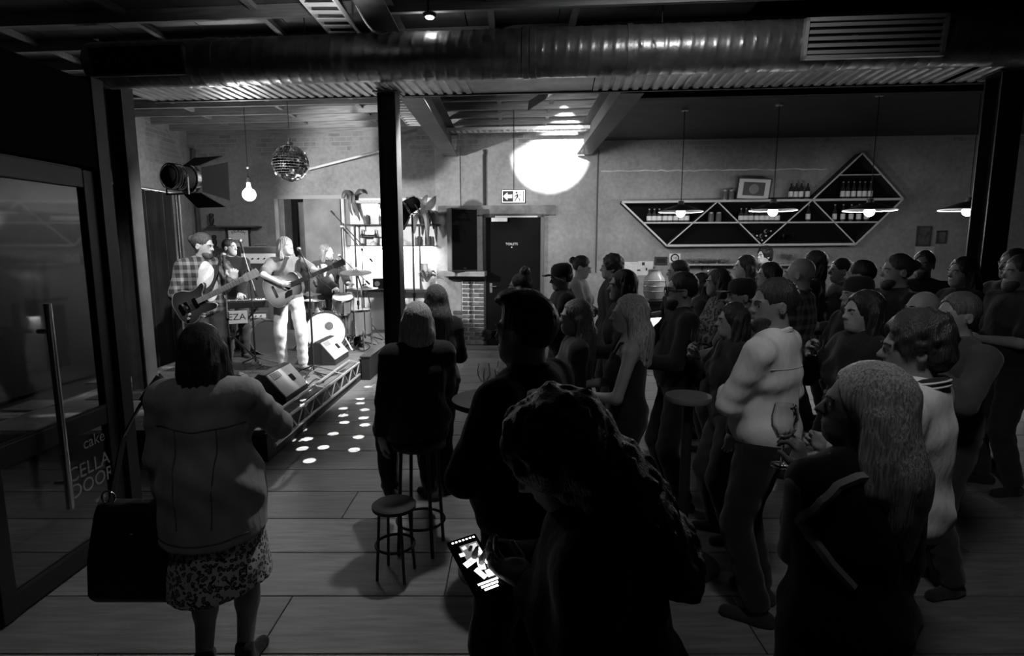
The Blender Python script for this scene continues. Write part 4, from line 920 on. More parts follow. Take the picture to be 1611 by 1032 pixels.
# ---- drum kit
def drum(name, label, M, r, d, headm, shellm, n=32, lugs=8, group='drum kit'):
    t = thing(name, label, 'drum', M, group)
    shl = part('shell', MB().lathe([(r, -d/2), (r, d/2)], n), shellm, t, True)
    for sd in (-1, 1):
        part('drumhead', MB().lathe([(.01, sd*(d/2+.006)), (r*.99, sd*(d/2+.004)), (r*1.0, sd*(d/2-.02))], n), headm, t, True)
        part('hoop', MB().lathe([(r*1.0, sd*d/2-.014), (r*1.045, sd*d/2-.014), (r*1.045, sd*d/2+.014), (r*1.0, sd*d/2+.014), (r*1.0, sd*d/2-.014)], n, caps=False), chrome if r < .28 else mat('hoop_dark', .06, .3), t, True)
    for k in range(lugs):
        a = 2*PI*k/lugs; part('lug', MB().tube([(r*1.03*math.cos(a), r*1.03*math.sin(a), -d/2), (r*1.03*math.cos(a), r*1.03*math.sin(a), d/2)], .008, 6), chrome, shl, True)
    return t
skin_w = mat('drumhead_white', .78, .4); skin_g = mat('drumhead_grey', .5, .5); shell_d = mat('shell_dark', .1, .25, .2); shell_s = mat('shell_sparkle', .35, .2, .6)
bc = at(512, 519, 8.65); bc.z = STZ+.315
bz = Vector((.33, -.94, 0)).normalized(); bx = Vector((bz.y*-1, bz.x, 0))
bd = drum('bass_drum', 'bass drum with bright white front head and dark dot', frame_M(bc-bz*.2, bx, (0, 0, 1), bz), .295, .40, skin_w, mat('shell_pale', .3, .3))
part('badge', MB().lathe([(.001, .208), (.062, .208)], 24).xf(Matrix.Translation((.055, .085, 0))), mat('badge_grey', .32, .6), bd)
for sd in (-1, 1): part('spur', MB().tube([(sd*.28, -.1, .1), (sd*.38, -.31, .2)], .01, 6), chrome, bd, True)
def up_M(p, tilt=0, az=0): return Matrix.Translation(p) @ Matrix.Rotation(az, 4, 'Z') @ Matrix.Rotation(tilt, 4, 'X')
c = at(540, 478, 8.85); tm = drum('rack_tom', 'shiny rack tom above the bass drum', up_M(c, .35, .3), .155, .22, skin_g, shell_s)
part('mount_arm', MB().tube([(0, .0, -.1), (-.02, .05, -.25), (-.04, .02, -.36)], .012, 8), chrome, tm, True)
c = at(563, 498, 9.0); c.z = .72; ft = drum('floor_tom', 'floor tom on chrome legs right of the bass drum', up_M(c), .2, .38, skin_g, shell_s)
for k in range(3): a = k*2.1+.4; part('leg', MB().tube([(.215*math.cos(a), .215*math.sin(a), .05), (.215*math.cos(a), .215*math.sin(a), STZ+.005-.72)], .008, 6), chrome, ft, True)
c = at(494, 470, 9.0); c.z = .98; sn = drum('snare_drum', 'chrome snare drum beside the singer hip', up_M(c, .05), .175, .14, skin_w, chrome)
part('stand_tube', MB().tube([(0, 0, -.08), (0, 0, -.5)], .014, 8), chrome, sn, True)
for k in range(3): a = k*2.1; part('stand_leg', MB().tube([(0, 0, -.45), (.25*math.cos(a), .25*math.sin(a), STZ+.008-.98)], .009, 6), chrome, sn, True)
c = at(417, 520, 8.55); c.z = STZ+.26; drum('spare_drum', 'dark drum lying on its side behind the keyboard player', frame_M(c, (.8, .6, 0), (0, 0, 1), (.6, -.8, 0)), .25, .3, mat('drumhead_black', .03, .4), shell_d)
def cymbal(label, c, r, tilt, az, foot, boomed=True, pair=False):
    c = Vector(c); t = thing('cymbal_stand', label, 'cymbal', Vector((c.x, c.y, STZ)), 'cymbals'); R_ = Matrix.Translation(c) @ Matrix.Rotation(az, 4, 'Z') @ Matrix.Rotation(tilt, 4, 'X')
    br = mat('brass', .35, .3, .9)
    part('cymbal', MB().lathe([(.012, .035), (.04, .028), (.06, .012), (r*.6, .004), (r, -.008), (r, -.011), (.05, .004), (.012, .028)], 32, R_), br, t, True, world=True)
    if pair: part('lower_cymbal', MB().lathe([(.012, -.035), (.06, -.02), (r, -.012), (r, -.015), (.06, -.03), (.012, -.04)], 32, R_), br, t, True, world=True)
    b = Vector((c.x+foot[0], c.y+foot[1], STZ)); mid = Vector((b.x, b.y, c.z-.25))
    part('stand_tube', MB().tube([b+Vector((0, 0, .1)), mid, c+Vector((0, 0, .06))], .012, 8), chrome, t, True, world=True)
    part('wing_nut', MB().ball(c+Vector((0, 0, .06)), .018, 8, 6), chrome, t, True, world=True)
    for k in range(3):
        a = k*2.1+.8; part('leg', MB().tube([b+Vector((0, 0, .38)), b+Vector((.14*math.cos(a), .14*math.sin(a), .2)), b+Vector((.32*math.cos(a), .32*math.sin(a), .012))], .011, 6), chrome, t, True, world=True)
    return t
cymbal('ride cymbal tilted over the floor tom', at(560, 428, 8.8), .24, .16, .2, (.05, .1))
cymbal('low crash cymbal at the right of the drums', at(575, 453, 9.15), .2, .05, 0, (.05, .05))
cymbal('hi-hat cymbals between singer and drummer', at(487, 462, 8.75), .17, .0, 0, (0, 0), pair=True)
# drum throne
dpos = drummer['root'].matrix_world.translation
th_ = thing('drum_throne', 'round black drum stool under the drummer', 'stool', Vector((dpos.x, dpos.y, STZ)))
part('seat', MB().lathe([(.15, .0), (.17, .02), (.17, .07), (.15, .085)], 24, Matrix.Translation((0, 0, .615))), rubber, th_, True); part('post', MB().tube([(0, 0, .12), (0, 0, .62)], .018, 8), chrome, th_, True)
for k in range(3): a = k*2.1+1; part('leg', MB().tube([(0, 0, .3), (.28*math.cos(a), .28*math.sin(a), .012)], .011, 6), chrome, th_, True)
# ---- keyboard on its stand
kc = at(364, 479, 7.62); kx = Vector((.89, .46, 0)).normalized(); ky = Vector((-kx.y, kx.x, 0))
MK = frame_M((kc.x, kc.y, kc.z), kx, ky, (0, 0, 1))
kb = thing('keyboard', 'stage keyboard on a dark stand in front of the dark-shirted player', 'keyboard', MK)
kcase = part('case', MB().box((0, 0, 0), (.92, .3, .09)), black, kb, bevel=.01)
wk = MB().box((0, 0, 0), (.0225, .13, .012)).mesh('white_key'); wk.materials.append(white_paint); bk_ = MB().box((0, 0, 0), (.012, .085, .014)).mesh('black_key'); bk_.materials.append(black)
for i in range(36):
    o = link('white_key', wk, None, kcase); o.location = (-.41+i*.0235, .07, .05)
    if i % 7 not in (2, 6): o = link('black_key', bk_, None, kcase); o.location = (-.398+i*.0235, .045, .062)
kpan = part('control_panel', MB().box((0, -.09, .047), (.86, .09, .006)), steel, kb)
for i in range(6): part('knob', MB().lathe([(.009, .05), (.008, .066)], 10, Matrix.Translation((-.3+i*.09, -.09, 0))), cream, kpan)
sign = thing('banner_card', 'small white card with black letters hung below the keyboard', 'sign', MK @ Matrix.Translation((.05, -.17, -.155)) @ Matrix.Rotation(PI/2, 4, 'X'))
part('card', MB().box((0, 0, 0), (.26, .17, .006)), white_paint, sign)
o = link('lettering', text_mesh('EZA', .12, .002), black, sign); o.location = (0, 0, .004)
ks = thing('keyboard_stand', 'folding dark stand under the stage keyboard', 'stand', MK @ Matrix.Translation((0, 0, STZ-kc.z)))
hz = kc.z-.045-STZ
for sd in (-1, 1):
    part('brace', MB().bar((-.3*sd, .02*sd, .02), (.3*sd, .02*sd, hz-.025), .035, .025), steel, ks)
    part('foot', MB().bar((.3*sd, -.2, .015), (.3*sd, .2, .015), .03, .03), steel, ks); part('support', MB().bar((.3*sd, -.14, hz-.012), (.3*sd, .14, hz-.012), .03, .024), steel, ks)
# ---- amplifiers behind the band
def amp(label, px, py, d, wdt, hgt, dep, az):
    c = at(px, py, d); t = thing('guitar_amplifier', label, 'amplifier', Matrix.Translation((c.x, c.y, STZ)) @ Matrix.Rotation(az, 4, 'Z'), 'amplifiers')
    part('cabinet', MB().box((0, 0, hgt/2), (wdt, dep, hgt)), MATS['cabinet_black'], t, bevel=.012)
    part('grille_cloth', MB().box((0, -dep/2-.003, hgt*.42), (wdt*.88, .01, hgt*.68)), mat('grille_cloth', .05, .9, 0, .2, 60), t); cst = part('control_strip', MB().box((0, -dep/2-.003, hgt*.88), (wdt*.88, .012, hgt*.1)), mat('strip_grey', .4, .4), t)
    for i in range(5): part('knob', MB().lathe([(.012, 0), (.01, .02)], 10, Matrix.Translation((-wdt*.3+i*wdt*.15, -dep/2-.008, hgt*.88)) @ Matrix.Rotation(PI/2, 4, 'X')), black, cst)
    part('handle', MB().tube([(-.1, 0, hgt), (-.09, 0, hgt+.03), (.09, 0, hgt+.03), (.1, 0, hgt)], .01, 6), rubber, t, True)
amp('tall dark amplifier stack between keyboard player and singer', 412, 420, 9.6, .6, 1.6, .36, .2)
amp('dark amplifier by the stage wall behind the singer', 395, 470, 9.0, .5, .6, .3, .3)
# cables on the stage
def cable(label, pts, r=.008):
    P_ = [np.array(p) for p in pts]; out = []
    for i in range(len(P_)-1):
        p0, p1, p2, p3 = P_[max(i-1, 0)], P_[i], P_[i+1], P_[min(i+2, len(P_)-1)]
        for u in np.linspace(0, 1, 8, endpoint=False): out.append(Vector(.5*((2*p1)+(-p0+p2)*u+(2*p0-5*p1+4*p2-p3)*u*u+(-p0+3*p1-3*p2+p3)*u**3)))
    return tag(part('audio_cable', MB().tube(out, r, 6), rubber, smooth=True), label, 'cable', 'cables on the stage')
q = lambda px, py: tuple(atz(px, py, STZ+.02))
cable('black cable looping over the deck between the two wedges', [q(485, 606), q(497, 596), q(510, 600), q(505, 590), q(495, 585), q(520, 590), q(545, 580)])
cable('black cable coiled at the foot of the cymbal stands', [q(555, 545), q(570, 552), q(582, 546), q(575, 540), q(560, 543), q(566, 550)])
cable('black cable trailing in front of the singer boots', [q(425, 590), q(440, 596), q(455, 592), q(470, 597), q(488, 592)])
cable('black cable by the guitarist feet', [q(375, 585), q(390, 592), q(400, 582), q(415, 575)])
# ================================================================== BACK WALL THINGS (wall frame)
def wthing(name, label, cat, X, Y, Z, group=None, rz=0.0): return thing(name, label, cat, MW @ Matrix.Translation((X, Y, Z)) @ Matrix.Rotation(rz, 4, 'Z'), group)
# sliding door and pale jamb of the doorway
t = thing('door_2', 'grey sliding door panel beside the dark doorway behind the drummer', 'door', MW); t['kind'] = 'structure'
part('door_panel', wbox(479, 313, 546, 552, -.06, -.01), mat('door_grey', .20, .7, 0, .25, 3), t); part('top_rail', wbox(440, 308, 548, 313, -.08, -.0), mat('rail_grey', .3, .5), t)
part('jamb', wbox(439, 313, 447, 552, -.06, 0), cream, t); part('edge_strip', wbox(543, 313, 548, 552, -.075, -.0), cream, t)
part('pull_handle', MB().tube([(wl(487, 430)[0], -.06, 1.0), (wl(487, 430)[0], -.10, 1.02), (wl(487, 430)[0], -.10, 1.28), (wl(487, 430)[0], -.06, 1.3)], .01, 6), steel, t, True)
# left corner shelves
def shelf(name, label, px0, px1, py, dep, th, m, group, brk=2):
    x0, z = wl(px0, py, dep/2); x1, _ = wl(px1, py, dep/2)
    t = wthing(name, label, 'shelf', (x0+x1)/2, 0, z, group)
    part('board', MB().box((0, -dep/2, 0), (x1-x0, dep, th)), m, t)
    for i in range(brk):
        bx = (x1-x0)*((i+.5)/brk-.5); part('bracket', MB().prism([(bx, 0)]*1+[(bx+.0, -.12), (bx+.015, -.12), (bx+.015, 0)], -.02, 0).box((bx, -dep*.35, -th/2-.008), (.02, dep*.7, .012)), black, t)
    return (x0, x1, z+th/2)
s1 = shelf('wall_shelf', 'upper dark shelf in the left corner above the poster', 330, 407, 357, .24, .03, darkwood, 'left corner shelves')
s2 = shelf('wall_shelf', 'lower dark shelf in the left corner carrying the framed poster', 332, 407, 391, .24, .03, darkwood, 'left corner shelves')
X, _ = wl(374, 375, .12)
fr = wthing('framed_poster', 'framed white poster with dark lettering on the lower corner shelf', 'poster', X, -.09, s2[2]); fh, fw = .36, .44
part('frame', MB().box((-fw/2, 0, fh/2), (.03, .025, fh)).box((fw/2, 0, fh/2), (.03, .025, fh)).box((0, 0, .012), (fw, .025, .025)).box((0, 0, fh-.012), (fw, .025, .025)), black, fr)
part('print', MB().box((0, .004, fh/2), (fw-.02, .01, fh-.02)), white_paint, fr)
for i, ch in enumerate('REDEEM'):
    a = (i-2.5)*.22; o = link('lettering', text_mesh(ch, .075), black, fr); o.matrix_local = Matrix.Translation((.33*math.sin(a)*.66, -.004, fh*.42+.22*math.cos(a)-.05)) @ Matrix.Rotation(a, 4, 'Y') @ Matrix.Rotation(PI/2, 4, 'X')
o = link('lettering', text_mesh('ROW', .08), black, fr); o.matrix_local = Matrix.Translation((0, -.004, fh*.34)) @ Matrix.Rotation(PI/2, 4, 'X')
def figurine(px, z, lab):
    X, _ = wl(px, 360, .12); t = wthing('ornament', lab, 'ornament', X, -.12, z, 'dark ornaments')
    part('base', MB().lathe([(.06, 0), (.06, .02), (.02, .03)], 12), black, t, True); part('figure', MB().lathe([(.02, .03), (.045, .08), (.05, .13), (.03, .17), (.045, .2), (.04, .235), (.005, .25)], 12), black, t, True)
figurine(334, s1[2], 'dark little ornament on the upper corner shelf'); figurine(336, s2[2], 'dark little ornament at the left end of the lower corner shelf')
# ---- white shelves behind the drums
xw0, zw1 = wl(550, 312); xw1, zw0 = wl(690, 552); zw0 = max(zw0, .02)
part('white_panel', MB().box(((xw0+xw1)/2, -.006, (zw0+zw1)/2), (xw1-xw0, .012, zw1-zw0)), mat('shelf_wall_white', .72, .7, 0, .06, 4), wall_back)
g1 = shelf('wall_shelf', 'top thin dark shelf of the white shelves behind the drums', 548, 692, 354, .22, .02, black, 'shelves behind the drums', 3)
g2 = shelf('wall_shelf', 'second thin dark shelf of the white shelves behind the drums', 549, 686, 387, .22, .02, black, 'shelves behind the drums', 3)
g3 = shelf('wall_shelf', 'deep dark counter shelf low behind the drums', 548, 690, 456, .36, .05, black, 'shelves behind the drums', 3)
g0 = shelf('wall_shelf', 'pale ledge high on the wall above the top thin shelf', 549, 612, 318, .14, .05, palewood, 'shelves behind the drums', 2)
# light strip under the second shelf
ls = wthing('led_strip', 'bright light strip fixed beneath the second thin shelf', 'light', (g2[0]+g2[1])/2, -.16, g2[2]-.03)
part('diffuser', MB().box((0, 0, 0), (g2[1]-g2[0]-.1, .02, .012)), glow('led_glow', 20), ls); part('channel', MB().box((0, .012, .004), (g2[1]-g2[0]-.08, .012, .018)), steel, ls)
al = bpy.data.lights.new('shelf_light', 'AREA'); al.shape = 'RECTANGLE'; al.size = 1.5; al.size_y = .03; al.energy = 26
ao = bpy.data.objects.new('shelf_light', al); COL.objects.link(ao); ao.matrix_world = MW @ Matrix.Translation(((g2[0]+g2[1])/2, -.17, g2[2]-.045)) @ Matrix.Rotation(.35, 4, 'X')
up_x = wl(661, 400, .2)[0]
for k, x_ in enumerate((up_x, wl(560, 400, .2)[0])):
    o = part('shelf_upright', MB().box((0, 0, (g1[2]+g3[2])/2), (.03, .03, g1[2]-g3[2])), black); o.matrix_world = MW @ Matrix.Translation((x_, -.215, 0)); tag(o, ['thin black upright of the shelves right of the black column', 'thin black upright of the shelves behind the drummer'][k], 'post', 'shelf uprights')
# ---- bottle, jar and glass kinds
def lathe_thing(name, cat, parts_, group, label):
    t = thing(name, label, cat, None, group)
    for nm, prof, m, n in parts_: part(nm, MB().lathe(prof, n), m, t, True)
    return t
bot_g = mat('bottle_dark_glass', .03, .12); bot_c = mat('bottle_pale_glass', .05, .1, 0, 0); labm = mat('bottle_label', .7, .6)
def bottle_parts(r=.038, hgt=.30, body=None, lab=labm):
    return [('glass', [(.01, 0), (r, .004), (r, hgt*.58), (r*.75, hgt*.68), (.014, hgt*.76), (.013, hgt*.98), (.001, hgt)], body or bot_g, 14), ('label', [(r+.0012, hgt*.14), (r+.0012, hgt*.46)], lab, 14), ('cap', [(.016, hgt*.93), (.016, hgt*1.005), (.001, hgt*1.01)], grey_metal, 10)]
glass_p = [('bowl', [(.001, .085), (.02, .088), (.036, .12), (.038, .15), (.031, .19), (.0295, .19), (.0365, .15), (.034, .12), (.018, .091), (.001, .088)], clear, 14), ('stem', [(.034, 0), (.033, .003), (.006, .008), (.0045, .085), (.001, .086)], clear, 12)]
tumb_p = [('glass', [(.001, 0), (.034, 0), (.038, .11), (.036, .11), (.032, .008), (.001, .008)], clear, 14)]
PROTO = {}
def place(kind, M, label):
    if kind not in PROTO:
        spec = {'bottle': ('bottle', 'bottle', bottle_parts(), 'bottles on the wall shelves'), 'pale_bottle': ('bottle', 'bottle', bottle_parts(.045, .24, bot_c), 'bottles on the wall shelves'),
                'jar': ('jar', 'jar', [('glass', [(.01, 0), (.05, .004), (.05, .13), (.04, .15), (.04, .16)], mat('jar_glass', .12, .1), 14), ('lid', [(.043, .15), (.043, .175), (.001, .178)], grey_metal, 14)], 'jars'),
                'wine': ('wine_glass', 'glass', glass_p, 'wine glasses'), 'tumbler': ('tumbler', 'glass', tumb_p, 'tumblers')}[kind]
        t = lathe_thing(spec[0], spec[1], spec[2], spec[3], label); t.matrix_world = M; t.matrix_basis = M; PROTO[kind] = t; return t
    return dup(PROTO[kind], M, label)
def on_wall(kind, px, off, z, label): x, _ = wl(px, 350, off); return place(kind, MW @ Matrix.Translation((x, -off, z)), label)
# small things on the white shelves
for px, lab in ((576, 'squat jar at the left of the top thin shelf'), (600, 'second squat jar on the top thin shelf'), (634, 'squat jar on the top thin shelf right of the black column')): on_wall('jar', px, .1, g1[2], lab)
for px, lab in ((569, 'dark bottle at the left end of the second thin shelf'), (590, 'dark bottle beside the little machine on the second thin shelf')): on_wall('bottle', px, .1, g2[2], lab)
for px, lab in ((656, 'jar at the right part of the second thin shelf'), (674, 'last jar at the right end of the second thin shelf')): on_wall('jar', px, .1, g2[2], lab)
X, _ = wl(588, 372, .1); rd = wthing('hand_drill', 'old hand tool lying on a block on the second thin shelf', 'tool', X, -.11, g2[2])
part('block', MB().lathe([(.07, 0), (.07, .05), (.03, .08)], 10), cream, rd, True); part('barrel', MB().tube([(-.2, 0, .17), (.02, 0, .165)], .035, 10), steel, rd, True); part('shaft', MB().tube([(.0, 0, .08), (.02, 0, .165), (.2, 0, .15), (.19, 0, .02)], .01, 8), steel, rd, True)
X, _ = wl(600, 447, .2); rad = wthing('radio', 'small dark box radio on the low counter shelf', 'radio', X, -.2, g3[2]); part('case', MB().box((0, 0, .1), (.3, .12, .2)), steel, rad, bevel=.01); part('dial', MB().lathe([(.05, 0), (.05, .012)], 16, Matrix.Translation((-.06, -.06, .1)) @ Matrix.Rotation(PI/2, 4, 'X')), cream, rad); part('speaker_grille', MB().box((.07, -.062, .1), (.1, .006, .14)), black, rad)
X, _ = wl(665, 417, .2); bx_ = wthing('carton', 'tall pale carton behind the potted plant', 'box', X, -.1, g3[2]+.0); part('carton_body', MB().box((0, 0, .24), (.14, .1, .48)), cream, bx_, bevel=.004); part('flap', MB().box((0, 0, .485), (.145, .105, .01)), white_paint, bx_)
leafm = mat('leaf', .08, .45, 0, .2, 6)
def leaf_mesh(pts, wd):
    Pn = [Vector(p) for p in pts]; res = []
    for i in range(len(Pn)-1):
        p0, p1, p2, p3 = Pn[max(i-1, 0)], Pn[i], Pn[i+1], Pn[min(i+2, len(Pn)-1)]
        for u in (0, .25, .5, .75): res.append(.5*((2*p1)+(p2-p0)*u+(2*p0-5*p1+4*p2-p3)*u*u+(3*p1-p0-3*p2+p3)*u**3))
    pts = res+[Pn[-1]]; mb = MB(); n = len(pts); v = []
    for i, p in enumerate(pts):
        p = Vector(p); t_ = (Vector(pts[min(i+1, n-1)])-Vector(pts[max(i-1, 0)])).normalized(); sd = t_.cross(Vector((0, -1, .3))).normalized(); w_ = wd*math.sin(PI*(i+.35)/(n-.3))**.8
        v += [p-sd*w_, p+Vector((0, -.006, .0)), p+sd*w_]
    for off in (0,):
        f = [(i*3+k, i*3+k+1, i*3+k+4, i*3+k+3) for i in range(n-1) for k in (0, 1)]
    nv = len(v); v2 = [q_+Vector((0, .004, 0)) for q_ in v]
    mb.add(v, f); mb.add(v2, [g_[::-1] for g_ in f]); return mb
def potted(label, px, off, z, r, hgt, leaves, potm, name='potted_plant'):
    X, _ = wl(px, 400, off); t = wthing(name, label, 'plant', X, -off, z)
    part('pot', MB().lathe([(r*.7, 0), (r, hgt), (r*.92, hgt), (r*.85, hgt*.85), (.01, hgt*.85)], 18), potm, t, True)
    for pts, wd in leaves: part('leaf', leaf_mesh([(a, b, c+hgt*.85) for a, b, c in pts], wd), leafm, t)
    return t
lv = []
for k in range(11):
    a = k*2.4; l = random.uniform(.15, .26); dx, dy = math.cos(a), .45*math.sin(a)
    lv.append(([(0, 0, 0), (dx*l*.35, dy*l*.35, l*.7), (dx*l*.7, dy*l*.7, l*.95), (dx*l*1.05, dy*l, l*.75)], .022))
potted('small potted plant with pointed leaves in white pot on the low counter shelf', 671, .2, g3[2], .1, .14, lv, white_paint)
lv = [([(0, 0, 0), (.1, -.05, .1), (.2, -.08, .05), (.22, -.1, -.2)], .06), ([(0, 0, 0), (.05, -.1, .12), (.1, -.14, 0), (.12, -.15, -.42)], .06), ([(0, 0, 0), (-.06, -.1, .2), (-.12, -.13, .3), (-.28, -.15, .38)], .07), ([(0, 0, 0), (.0, -.1, .2), (.05, -.15, .3), (.12, -.15, .42)], .07), ([(0, 0, 0), (-.08, -.1, .05), (-.12, -.14, -.05), (-.14, -.15, -.28)], .05)]
potted('large-leaved plant trailing from the top thin shelf behind the lamp', 667, .12, g1[2], .09, .12, lv, black)
lv = [([(0, 0, 0), (.03, -.08, .02), (.02, -.1, -.15), (.05, -.1, -.3)], .03), ([(0, 0, 0), (-.04, -.08, .02), (-.05, -.1, -.2), (.0, -.1, -.36)], .03), ([(0, 0, 0), (.1, -.06, .08), (.16, -.08, .1), (.22, -.08, .05)], .04), ([(0, 0, 0), (-.1, -.06, .08), (-.16, -.08, .06), (-.2, -.08, -.04)], .04), ([(0, 0, 0), (.02, -.09, -.1), (.08, -.11, -.25), (.14, -.11, -.46)], .035)]
potted('dark plant hanging down from the pale ledge above the drummer', 560, .08, g0[2], .07, .09, lv, black)
# ---- PA loudspeaker on its ledge
ldg = wthing('speaker_ledge', 'short plank ledge carrying the black loudspeaker beside the toilet door', 'shelf', 0, 0, 0)
o = part('plank', wbox(690, 427, 762, 435, -.42, 0, .42), mat('ledge_wood', .3, .6, 0, .3, 5), ldg); o = part('support', wbox(706, 435, 762, 440, -.2, 0, .2), darkwood, ldg)
xs0, zt = wl(700, 328, .3); xs1, zb = wl(750, 426, .3); zb = wl(720, 427, .42)[1]+.002
sp = wthing('loudspeaker', 'tall black loudspeaker on the ledge left of the toilet door', 'speaker', (xs0+xs1)/2+.02, -.29, zb, None, .42); hs = zt-zb; ws = (xs1-xs0)*.84
part('cabinet', MB().box((0, 0, hs/2), (ws, .36, hs)), mat('pa_cabinet', .035, .6), sp, bevel=.01); part('grille', MB().box((0, -.183, hs/2), (ws*.94, .012, hs*.95)), mat('pa_grille', .004, .9, spec=.05), sp); part('badge', MB().box((0, -.19, .06), (.05, .004, .02)), steel, sp)
# ---- toilet door
d1 = thing('door_1', 'dark toilet door with small white sign and pale closer', 'door', MW); d1['kind'] = 'structure'
leaf_ = part('door_leaf', wbox(766, 342, 851, 552, -.05, 0), mat('door_dark', .006, .8, 0, .2, 3, spec=.08), d1)
part('frame_top', wbox(761, 337, 856, 342, -.08, 0), steel, d1); part('frame_side', wbox(851, 338, 855, 552, -.08, 0), mat('door_frame', .1, .6), d1); part('frame_side', wbox(761, 338, 766, 552, -.08, 0), steel, d1)
part('door_closer', wbox(774, 343, 799, 349, -.11, -.05), white_paint, d1, bevel=.006); part('closer_arm', wbox(780, 340.3, 846, 342.3, -.12, -.08), cream, d1)
X, Z = wl(805.5, 384); o = link('lettering', text_mesh('TOILETS', .062, .002), white_paint, d1); o.matrix_local = Matrix.Translation((X, -.053, Z)) @ Matrix.Rotation(PI/2, 4, 'X')
X, Z = wl(805.5, 389); part('sign_dot', MB().lathe([(.012, 0), (.012, .004)], 10, Matrix.Translation((X, -.05, Z)) @ Matrix.Rotation(PI/2, 4, 'X')), white_paint, d1)
X, Z = wl(773, 450); part('lever_handle', MB().tube([(X, -.05, Z), (X, -.1, Z), (X+.11, -.1, Z)], .01, 8), grey_metal, leaf_, True); part('escutcheon', MB().box((X, -.053, Z-.03), (.045, .008, .18)), grey_metal, leaf_)
# ---- exit sign on its rod
c = at(808, 309, 9.6); ex = thing('exit_sign', 'hanging illuminated exit sign with arrow and running figure', 'sign', Matrix.Translation(c) @ Matrix.Rotation(-AW-.03, 4, 'Z'))
part('housing', MB().box((0, .02, 0), (.40, .06, .22)), black, ex, bevel=.008)
part('face', MB().box((0, -.013, 0), (.375, .006, .195)), glow('sign_white', 1.1), ex)
part('dark_field', MB().box((-.09, -.018, 0), (.175, .004, .175)), mat('sign_dark', .015, .6), ex)
part('arrow', MB().prism([(-.17, 0), (-.10, .062), (-.10, .028), (-.02, .028), (-.02, -.028), (-.10, -.028), (-.10, -.062)], -.024, -.021), glow('sign_white', 1.1), ex)
fg = MB().prism([(.052+.03*math.cos(a)*.6, .058+.03*math.sin(a)*.6) for a in np.linspace(0, 2*PI, 12, endpoint=False)], -.021, -.017)
for pl_ in ([(.06, .04), (.085, .035), (.075, -.02), (.045, -.02)], [(.045, -.02), (.065, -.02), (.03, -.08), (.01, -.075)], [(.06, -.02), (.08, -.02), (.115, -.045), (.105, -.075), (.09, -.07), (.095, -.05)], [(.065, .035), (.03, .02), (.012, -.012), (.025, -.018), (.04, .005), (.068, .015)], [(.08, .03), (.12, .012), (.13, .03), (.12, .035)]): fg.prism(pl_, -.021, -.017)
part('running_figure', fg, MATS['sign_dark'], ex); part('side_stripe', MB().box((.165, -.019, 0), (.012, .004, .18)), MATS['sign_dark'], ex)
part('rod', MB().tube([(0, .02, .11), (0, .02, 4.1-c.z)], .008, 6), black, ex, True)
# ---- wall fittings right of the door: notices, tablet, round sign, small frames
def plate(name, label, cat, px0, py0, px1, py1, m, th=.012, group=None, rim=None):
    t = thing(name, label, cat, MW, group); part('sheet', wbox(px0, py0, px1, py1, -th, -.0005), m, t)
    if rim is not None:
        x0, z1 = wl(px0, py0); x1, z0 = wl(px1, py1)
        b_ = MB(); 
        for c_, d_ in ((((x0+x1)/2, -th/2-.004, z0), (x1-x0+.03, th+.012, .03)), (((x0+x1)/2, -th/2-.004, z1), (x1-x0+.03, th+.012, .03)), ((x0, -th/2-.004, (z0+z1)/2), (.03, th+.012, z1-z0)), ((x1, -th/2-.004, (z0+z1)/2), (.03, th+.012, z1-z0))): b_.box(c_, d_)
        part('frame', b_, rim, t)
    return t
paper = mat('paper', .62, .8, 0, .12, 9)
nt_ = plate('notice', 'left pale notice sheet on the wall above the bar end', 'notice', 981, 412, 1003, 436, paper, .006, 'notices'); plate('notice', 'right pale notice sheet with small dark marks above the glass dispenser', 'notice', 1004, 411, 1027, 433, paper, .008, 'notices')
n2 = COL.objects[-1] if False else None
X, Z = wl(1012, 415); mk = MB().box((X, -.012, Z), (.05, .004, .06)).box((X-.08, -.012, Z-.12), (.06, .004, .03)).box((X+.06, -.012, Z-.1), (.03, .004, .05)); o = part('printed_marks', mk, black, [x for x in bpy.data.objects if x.get('label', '').startswith('right pale notice')][0])
plate('tablet_screen', 'small dark tablet screen mounted left of the round sign', 'screen', 1031, 405, 1048, 415, mat('screen_dark', .02, .2), .03, None, steel)
rs = plate('age_sign', 'square white sign with a barred circle above the bar', 'sign', 1053, 399, 1070, 413, white_paint, .012)
X, Z = wl(1061.5, 406); T_ = Matrix.Translation((X, -.014, Z)) @ Matrix.Rotation(PI/2, 4, 'X'); part('ring', MB().lathe([(.055, 0), (.08, 0), (.08, .006), (.055, .006), (.055, 0)], 24, T_, False), black, rs, True)
o = link('lettering', text_mesh('18', .075), black, rs); o.matrix_local = T_ @ Matrix.Translation((0, 0, .002))
f1 = plate('picture_frame', 'larger dark framed picture on the wall by the right column', 'picture', 1444, 357, 1461, 386, mat('picture_dark', .1, .4, 0, .5, 12), .02, 'small framed pictures', darkwood); plate('picture_frame', 'smaller dark framed picture nearest the right column', 'picture', 1475, 364, 1486, 382, mat('picture_dark2', .12, .4, 0, .5, 14), .02, 'small framed pictures', darkwood)
plate('notice', 'faint pale sheet on the wall below the framed pictures', 'notice', 1440, 388, 1468, 410, mat('paper_dim', .4, .8), .006, 'notices')
